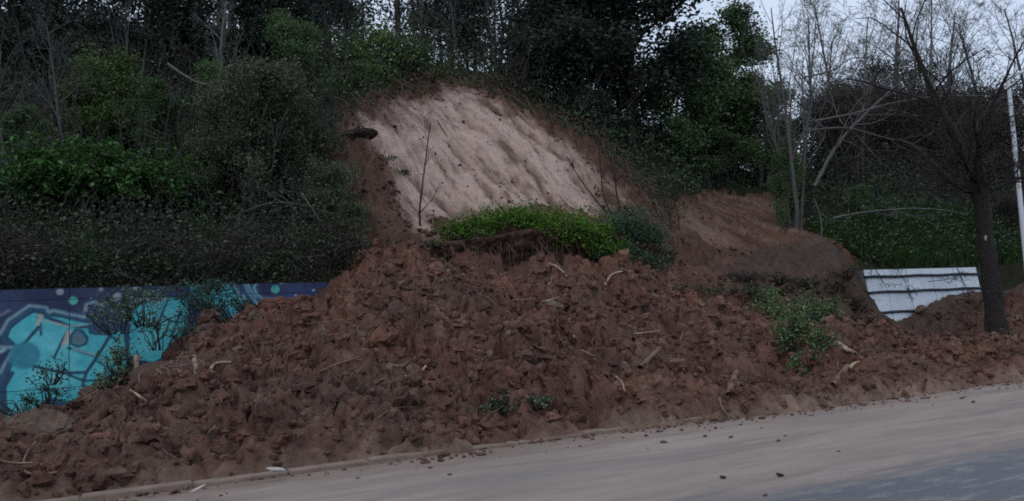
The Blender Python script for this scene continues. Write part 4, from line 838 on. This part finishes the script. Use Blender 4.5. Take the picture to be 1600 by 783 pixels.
# ------------------------------------------------------------------ shrubs carried or left by the slide
def leaf_mound(name, label, cat, blobs, n, size, colr, seed, var=0.35, hang=0.0, stems=80, up=0.5):
    """leaves over the upper shells of overlapping humps; blobs: (px, py, Y, rx, ry, rz)"""
    rg = np.random.default_rng(seed); Cs = []; blobs = [(hitm(b[0], b[1], 0.0) if b[2] is None else atY(*b[:3]), *b[3:]) for b in blobs]; base = np.mean([b[0] for b in blobs], axis=0); mbw = MB(); blobs = [(b[0], 0, 0, *b[1:]) for b in blobs]
    tot = sum(b[3]*b[5] for b in blobs)
    for b in blobs:
        c = b[0]; k = int(n*b[3]*b[5]/tot); m_ = max(6, k//45); dc = rg.normal(size=(m_,3)); dc /= np.linalg.norm(dc, axis=1)[:,None]; dc[:,2] = np.where(dc[:,2] < -0.3, -dc[:,2], dc[:,2]); w_ = rg.integers(0, m_, k); d = dc[w_]+rg.normal(size=(k,3))*0.17
        r = (0.72+0.5*rg.random(m_)**1.5)[w_]*rg.uniform(0.85, 1.08, k)*(1+0.22*np.sin(d[:,0]*7+d[:,1]*5+seed)+0.18*np.sin(d[:,2]*9+d[:,0]*11)); Cs.append(c + d*r[:,None]*np.array(b[3:6]))
        for _ in range(int(stems*b[3]/sum(q[3] for q in blobs))):
            d0 = unit(rg.normal(size=3)*np.array([1,1,0.5])+np.array([0,-0.2,0.7])); e0 = c+d0*np.array(b[3:6])*rg.uniform(.85,1.12); s0 = c+np.array([d0[0]*b[3]*0.3, d0[1]*b[4]*0.3, -b[5]*0.5])
            P = spline([s0, (s0+e0)/2+rg.normal(size=3)*0.07+np.array([0,0,0.06]), e0], 6); V, Fq, cp = tube(P, np.linspace(.012,.004,6), 3); mbw.add(V, Fq)
    C = np.vstack(Cs); V, Fc, c = leaves(rg, C, size, colr, var, up)
    e = empty(name, base); tag(e, label, cat)
    obj('leaves', mesh('leaves', V-base, Fc, c, smooth=False), M_leaf, e); mm = mbw.me('stems'); mm.transform(Matrix.Translation(-Vector(base))); obj('stems', mm, M_barkd, e)['kind'] = 'stuff'; return e
leaf_mound('green_ground_cover','bright green leafy clump on the slumped block below the sand','shrub',
   [(745,364,18.3,.75,.6,.40),(792,352,18.5,.75,.7,.46),(845,364,18.2,.8,.7,.60),(895,376,17.9,.75,.65,.62),(935,392,17.7,.6,.6,.58),(712,370,18.3,.5,.5,.34)], 15000, 0.075, LEAFC['bright'], 1, 0.35)
leaf_mound('dark_green_shrub','dark green shrub at the right end of the bright clump','shrub',
   [(975,372,18.1,.85,.6,.80),(1010,388,18.0,.7,.6,.72),(962,412,17.5,.6,.5,.5),(1010,420,17.4,.55,.5,.42)], 8500, 0.07, LEAFC['teal'], 2, 0.4)
leaf_mound('small_plant','little pale-leaved plant under the lone sapling','plant',[(676,385,18.0,.25,.2,.22)], 260, 0.06, (0.10,0.12,0.08), 3, 0.3, stems=14)
leaf_mound('hanging_shoots','green shoots hanging over the earth face left of centre','shrub',[(720,378,18.1,.5,.3,.22),(770,380,18.0,.5,.3,.22)], 1500, 0.065, LEAFC['olive'], 4, 0.4, stems=40)
leaf_mound('green_bush','green bush lying on the right flank of the slide','bush',
   [(1205,495,None,.5,.5,.45),(1255,505,None,.6,.5,.6),(1240,535,None,.5,.4,.5),(1290,500,None,.4,.4,.5),(1280,545,None,.35,.35,.4),(1265,575,None,.3,.3,.26),(1190,470,None,.45,.4,.3)], 8000, 0.062, (0.062,0.10,0.042), 5, 0.55, stems=160)
leaf_mound('low_greenery','sparse dark greenery above the green bush','shrub',[(1120,462,None,.6,.5,.2),(1165,462,None,.6,.5,.25),(1225,458,None,.6,.5,.2),(1080,455,None,.5,.5,.15)], 2000, 0.06, (0.05,0.065,0.032), 6, 0.45, stems=50)
leaf_mound('scrub_patch','dark twiggy scrub on the bank left of the white wall','scrub',[(1300,452,None,.6,.5,.3),(1332,478,None,.5,.4,.3),(1255,446,None,.6,.5,.25),(1345,505,None,.4,.4,.22),(1210,440,None,.6,.5,.22),(1160,436,None,.6,.5,.2),(1320,430,None,.5,.4,.25)], 2600, 0.055, (0.045,0.05,0.032), 21, 0.5, stems=380)
leaf_mound('small_plant','low pale-flowered plant in the mud near the road','plant',[(790,640,None,.32,.22,.14),(835,634,None,.3,.25,.13)], 900, 0.05, (0.065,0.085,0.05), 7, 0.55, stems=30)
leaf_mound('wall_shrub','olive leafy shrub hanging in front of the mural','shrub',[(185,505,15.8,.6,.35,.4),(225,490,15.9,.6,.35,.5),(250,530,15.7,.45,.35,.4),(200,470,16.4,.6,.3,.25)], 1700, 0.06, (0.075,0.12,0.08), 8, 0.4, stems=60)
leaf_mound('wall_shrub','dense dark shrub where the mural meets the mud crest','shrub',[(330,470,16.3,.7,.4,.42),(315,500,15.9,.5,.4,.4),(370,490,16.3,.5,.35,.3),(290,535,15.2,.3,.3,.28),(310,450,16.9,.6,.3,.18)], 3000, 0.06, (0.052,0.09,0.072), 9, 0.35, stems=60)
leaf_mound('wall_shrub','small olive shrub beside the orange wooden stake','shrub',[(192,580,14.0,.32,.3,.42),(172,605,13.9,.3,.3,.25)], 1100, 0.055, (0.075,0.10,0.055), 10, 0.4, stems=70)
leaf_mound('wall_shrub','dark twiggy shrub low against the mural at left','shrub',[(80,590,15.6,.3,.3,.25),(40,640,15.6,.6,.3,.22),(75,625,15.4,.4,.3,.3)], 750, 0.06, (0.045,0.07,0.05), 11, 0.35, stems=45)
leaf_mound('fringe_plant','small plant growing on the left part of the sand','plant',[(605,250,21.3,.22,.2,.16),(625,272,21.1,.3,.2,.12)], 300, 0.07, (0.05,0.085,0.035), 12, 0.3, stems=14)
leaf_mound('light_green_shrub','light green shrub on the rim above the left of the scar','shrub',[(545,105,26.0,1.2,.9,.8),(590,90,26.2,1.2,.9,.9),(570,130,25.4,1.1,.8,.7),(520,140,25.2,.9,.8,.6)], 9000, 0.11, LEAFC['lime'], 13, 0.4, stems=60)
leaf_mound('light_green_shrub','smaller light green shrub at the top edge of the scar','shrub',[(640,105,26.4,1.0,.8,.75),(665,125,26.2,.7,.7,.5)], 3600, 0.11, (0.06,0.088,0.035), 14, 0.4, stems=40)
fl = [(70,300),(105,300),(140,298),(175,302),(210,305),(122,312),(160,315)]
for i, (px, py) in enumerate(fl):
    c = column(px, 20.3); lab = 'bright green fern clump on the slope above the mural, number %s from the left' % ['one','three','four','six','seven','two','five'][[0,1,2,3,4,5,6][i]]
    order = sorted(p[0] for p in fl).index(px); words = ['first','second','third','fourth','fifth','sixth','seventh']
    plant('fern', 'fern_clump', 'bright green fern clump above the mural, %s of seven from the left' % words[order], 'fern', c+np.array([0,0,0.75]), h=1.05, wide=1.15, group='ferns above the mural', seed=i)

# ------------------------------------------------------------------ uncountable growth
rg = np.random.default_rng(99)
def ok_ground(X, Y): return np.minimum(sdpoly(X, Y, SCAR), sdpoly(X, Y, FLOW)) + 1.3*fbm(X*0.7, Y*0.7, 333, 3) > -0.12
# bramble curtain over the top of the mural wall
mbs = MB(); LC = []
for k in range(1700):
    X = rg.uniform(-7, 5.2); Y = 17.55 + rg.gamma(1.6, 0.55); Y = min(Y, 20.5)
    z = float(Hh_(np.array([X]), np.array([Y]))[0]) if k < 0 else None
    p = np.array([X, Y, 0.0]); mbs_ = (p, rg.uniform(0.7, 1.9)); LC.append(mbs_)
XY = np.array([q[0] for q in LC]); XY[:,2] = Hh(XY[:,0], XY[:,1])
LP = []
for (p0, L), p in zip(LC, XY):
    p = p.copy(); d = unit(np.array([rg.normal()*0.35, -0.15+rg.normal()*0.3, 1.0])); Q = [p.copy()]
    for i in range(6): d = unit(d + rg.normal(size=3)*0.16 + np.array([0,-0.10,-0.20*(i > 1)-0.12*(i > 3)])); p = p+d*L/6; Q.append(p.copy())
    V, Fq, cp = tube(Q, np.linspace(.010,.004,7), 3); mbs.add(V, Fq); LP.append(np.array(Q))
tag(obj('bramble_stems', mbs.me('bramble_stems'), mat('dry_stem', (0.065,0.058,0.052), vari=0.4, scale=3)), 'dry grey bramble stems hanging over the mural wall', 'brambles', kind='stuff')
LQ = np.vstack(LP); LQ = LQ[rg.integers(0, len(LQ), 24000)] + rg.normal(size=(24000,3))*0.14
kgreen = np.clip(0.5+1.6*fbm(LQ[:,0]*0.6, LQ[:,2]*0.8, 700, 3), 0, 1)[:,None]
V, Fc, c = leaves(rg, LQ, 0.085, (1,1,1), 0.35); kc = np.repeat(kgreen, 4, axis=0); c = c*(np.array((0.062,0.060,0.044))*(1-kc)+np.array((0.058,0.105,0.045))*kc)
tag(obj('bramble_leaves', mesh('bramble_leaves', V, Fc, c, smooth=False), M_leaf), 'dark bramble leaves above the mural wall', 'brambles', kind='stuff')
# undergrowth on the rest of the hillside
N = 10000; X = rg.uniform(-10, 56, N); Y = 17.7 + rg.uniform(0, 1, N)**1.2*14
keep = ok_ground(X, Y) & ~((X < 5.5) & (Y < 19.3)); X, Y = X[keep], Y[keep]; Z = Hh(X, Y)
per = 12; C = np.repeat(np.stack([X, Y, Z+0.2+rg.gamma(1.3,0.45,len(X))*np.where((Y < 21) & (X > 21), 0.4, 1.0)], 1), per, axis=0) + rg.normal(size=(len(X)*per,3))*np.array([0.32,0.32,0.24])
kc = np.repeat(np.clip(0.5+1.6*fbm(C[:,0]*0.5, C[:,1]*0.5, 720, 3), 0, 1)[:,None], 4, axis=0)
V, Fc, c = leaves(rg, C, 0.13, (1,1,1), 0.35); c = c*(np.array((0.042,0.046,0.032))*(1-kc)+np.array((0.045,0.080,0.034))*kc)
tag(obj('undergrowth', mesh('undergrowth', V, Fc, c, smooth=False), M_leaf), 'dark undergrowth covering the wooded hillside', 'undergrowth', kind='stuff')
# brushwood: thin grey stems standing all through the undergrowth
mbb = MB(); N = 1900; X = np.concatenate([rg.uniform(-12, 9, 1100), rg.uniform(9, 24, 250), rg.uniform(23, 55, 550)]); Y = np.concatenate([rg.uniform(18.6, 29, 1100), rg.uniform(26, 31, 250), rg.uniform(19.8, 31, 550)])
keep = ok_ground(X, Y); X, Y = X[keep], Y[keep]; Z = Hh(X, Y)
for k in range(len(X)):
    L = rg.uniform(1.2, 3.6); p = np.array([X[k], Y[k], Z[k]-0.1]); d = unit(np.array([rg.normal()*0.22, rg.normal()*0.22-0.08, 1.0])); Q = [p.copy()]; D = []
    for i in range(7): d = unit(d + rg.normal(size=3)*0.14 + np.array([0,0,-0.03*(i > 3)])); p = p+d*L/7; Q.append(p.copy()); D.append(d)
    r = rg.uniform(0.007, 0.02); V, Fq, cp = tube(Q, np.linspace(r, r*.35, 8), 3); mbb.add(V, Fq)
    for t in range(3):
        i = rg.integers(2, 7); d = unit(D[i] + rg.normal(size=3)*0.7); p = Q[i].copy(); W = [p.copy()]
        for q in range(3): d = unit(d+rg.normal(size=3)*0.2); p = p+d*L*0.1; W.append(p.copy())
        V, Fq, cp = tube(W, np.linspace(r*.5, r*.25, 4), 3); mbb.add(V, Fq)
tag(obj('brushwood', mbb.me('brushwood'), mat('brush_stem', (0.058,0.054,0.054), vari=0.4, scale=0.7)), 'thin grey leafless brushwood all over the wooded slope', 'brushwood', kind='stuff')
# grassy bank above the white wall
N = 16000; X = rg.uniform(22.6, 33, N); Y = 17.6 + rg.random(N)*3.2; keep = ok_ground(X, Y); X, Y = X[keep], Y[keep]; Z = Hh(X, Y); n = len(X)
L = rg.uniform(0.3, 0.75, n); b = np.stack([X, Y, Z], 1); d = np.stack([rg.normal(size=n)*0.3, -0.2+rg.normal(size=n)*0.3, np.ones(n)], 1); d /= np.linalg.norm(d, axis=1)[:,None]
w = np.stack([rg.normal(size=n), rg.normal(size=n), np.zeros(n)], 1); w /= np.linalg.norm(w, axis=1)[:,None]
mid = b+d*L[:,None]*0.6; tip = mid + (d+np.stack([rg.normal(size=n)*0.5, -0.5+rg.normal(size=n)*0.4, -0.5*np.ones(n)], 1))*L[:,None]*0.4
V = np.stack([b-w*0.02, b+w*0.02, mid+w*0.016, mid-w*0.016, tip+w*0.003, tip-w*0.003], 1).reshape(-1,3)
i = np.arange(n)[:,None]*6; Fc = np.vstack([i+np.array([0,1,2,3]), i+np.array([3,2,4,5])])
c = np.repeat(np.array((0.038,0.075,0.022))[None]*np.exp(rg.normal(size=(n,1))*0.3), 6, axis=0)
tag(obj('bank_grass', mesh('bank_grass', V, Fc, c, smooth=False), M_leaf), 'dark green long grass on the bank above the white wall', 'grass', kind='stuff')
# woodland that reads as one mass behind the nearer trees
mbw = MB(); CC = []
for k in range(150):
    X = rg.uniform(-14, 75); Y = rg.uniform(29.5, 42); z = float(Hh(X, Y)); hh = rg.uniform(4.5, 7.5) if X < 22 else rg.uniform(3.0, 5.0)
    V, Fq, cp = tube([(X,Y,z-0.3),(X+rg.normal()*.2,Y,z+hh*.5),(X+rg.normal()*.4,Y,z+hh)], [.12,.08,.03], 5); mbw.add(V, Fq)
    m = 22; cc = np.stack([X+rg.normal(size=m)*hh*.17, Y+rg.normal(size=m)*hh*.17, z+hh*rg.uniform(.15,1.0,m)], 1); CC.append(np.repeat(cc, 26, axis=0)+rg.normal(size=(m*26,3))*0.42)
tag(obj('woodland_trunks', mbw.me('woodland_trunks'), M_barkd), 'dark trunks of the wood on the ridge behind', 'woodland', kind='stuff')
C = np.vstack(CC); V, Fc, c = leaves(rg, C, 0.22, (0.030,0.038,0.028), 0.35)
tag(obj('woodland_foliage', mesh('woodland_foliage', V, Fc, c, smooth=False), M_leaf), 'dark foliage mass of the wood on the ridge behind', 'woodland', kind='stuff')
# roots hanging from the earth face under the green clump
mbr = MB()
for k in range(170):
    X = rg.uniform(7.2, 13.6); Y = 17.85+rg.normal()*0.08; z = float(Hh_(np.array([X]), np.array([18.1]))[0])-rg.uniform(0.0,0.35); p = np.array([X, Y-0.1, z]); d = np.array([rg.normal()*.3, -0.5, -0.6]); L = rg.gamma(2.0, 0.22); Q = [p.copy()]
    for i in range(6): d = unit(d+rg.normal(size=3)*0.25+np.array([0,0,-0.35])); p = p+d*L/6; Q.append(p.copy())
    V, Fq, cp = tube(Q, np.linspace(.009,.003,7), 3); mbr.add(V, Fq)
tag(obj('hanging_roots', mbr.me('hanging_roots'), M_stick), 'fine roots hanging from the earth face under the green clump', 'roots', kind='stuff')
# torn roots and stems drooping over the rim of the scar
mbr = MB(); rim = SCAR[:11]; seg = np.linalg.norm(np.diff(rim, axis=0), axis=1); cum = np.concatenate([[0], np.cumsum(seg)])
for k in range(700):
    u = rg.uniform(0, cum[-1]); i = min(np.searchsorted(cum, u, side='right')-1, len(seg)-1); f = (u-cum[i])/seg[i]; q = rim[i]*(1-f)+rim[i+1]*f + rg.normal(size=2)*0.28 + np.array([0,0.15])
    p = np.array([q[0], q[1], float(slope_z(q[0], q[1]))+rg.uniform(0.0,0.5)]); p[2] = max(p[2], float(Hh(q[0], q[1]))-0.1); L = rg.uniform(0.4, 1.3); d = np.array([rg.normal()*.5, -0.6, rg.uniform(-.2,.9)]); Q = [p.copy()]
    for j in range(6): d = unit(d+rg.normal(size=3)*0.25+np.array([0,-0.08,-0.3])); p = p+d*L/6; Q.append(p.copy())
    V, Fq, cp = tube(Q, np.linspace(.013,.004,7), 3); mbr.add(V, Fq)
tag(obj('rim_roots', mbr.me('rim_roots'), M_stick), 'torn roots and stems drooping over the rim of the scar', 'roots', kind='stuff')
# twigs and torn roots strewn through the debris
mbt = MB(); N = 900; X = rg.uniform(-3, 29, N); Y = rg.uniform(9.0, 17.0, N); Z = mud_height(X, Y); Z0 = Hm(X, Y)
pal = [np.array((0.30,0.22,0.15)), np.array((0.14,0.085,0.06)), np.array((0.10,0.07,0.055))]
for k in range(N):
    if Z0[k] < 0.08 or (Y[k] > 16.8 and (X[k] < 4 or X[k] > 21)): continue
    L = rg.uniform(0.12, 0.65); a = rg.uniform(0, 6.28); d = np.array([math.cos(a), math.sin(a), rg.normal()*0.45+0.1]); p = np.array([X[k], Y[k], Z[k]+0.07]); Q = [p.copy()]
    for i in range(4): d = unit(d+rg.normal(size=3)*0.22); p = p+d*L/4; Q.append(p.copy())
    r = rg.uniform(0.003, 0.010); V, Fq, cp = tube(Q, np.linspace(r, r*.5, 5), 3); mbt.add(V, Fq, pal[0] if rg.random() < 0.22 else pal[1+k % 2])
tag(obj('twig_litter', mbt.me('twig_litter'), mat('twigs', attr=True, vari=0.3, scale=6)), 'twigs and torn roots strewn over the mud', 'twigs', kind='stuff')
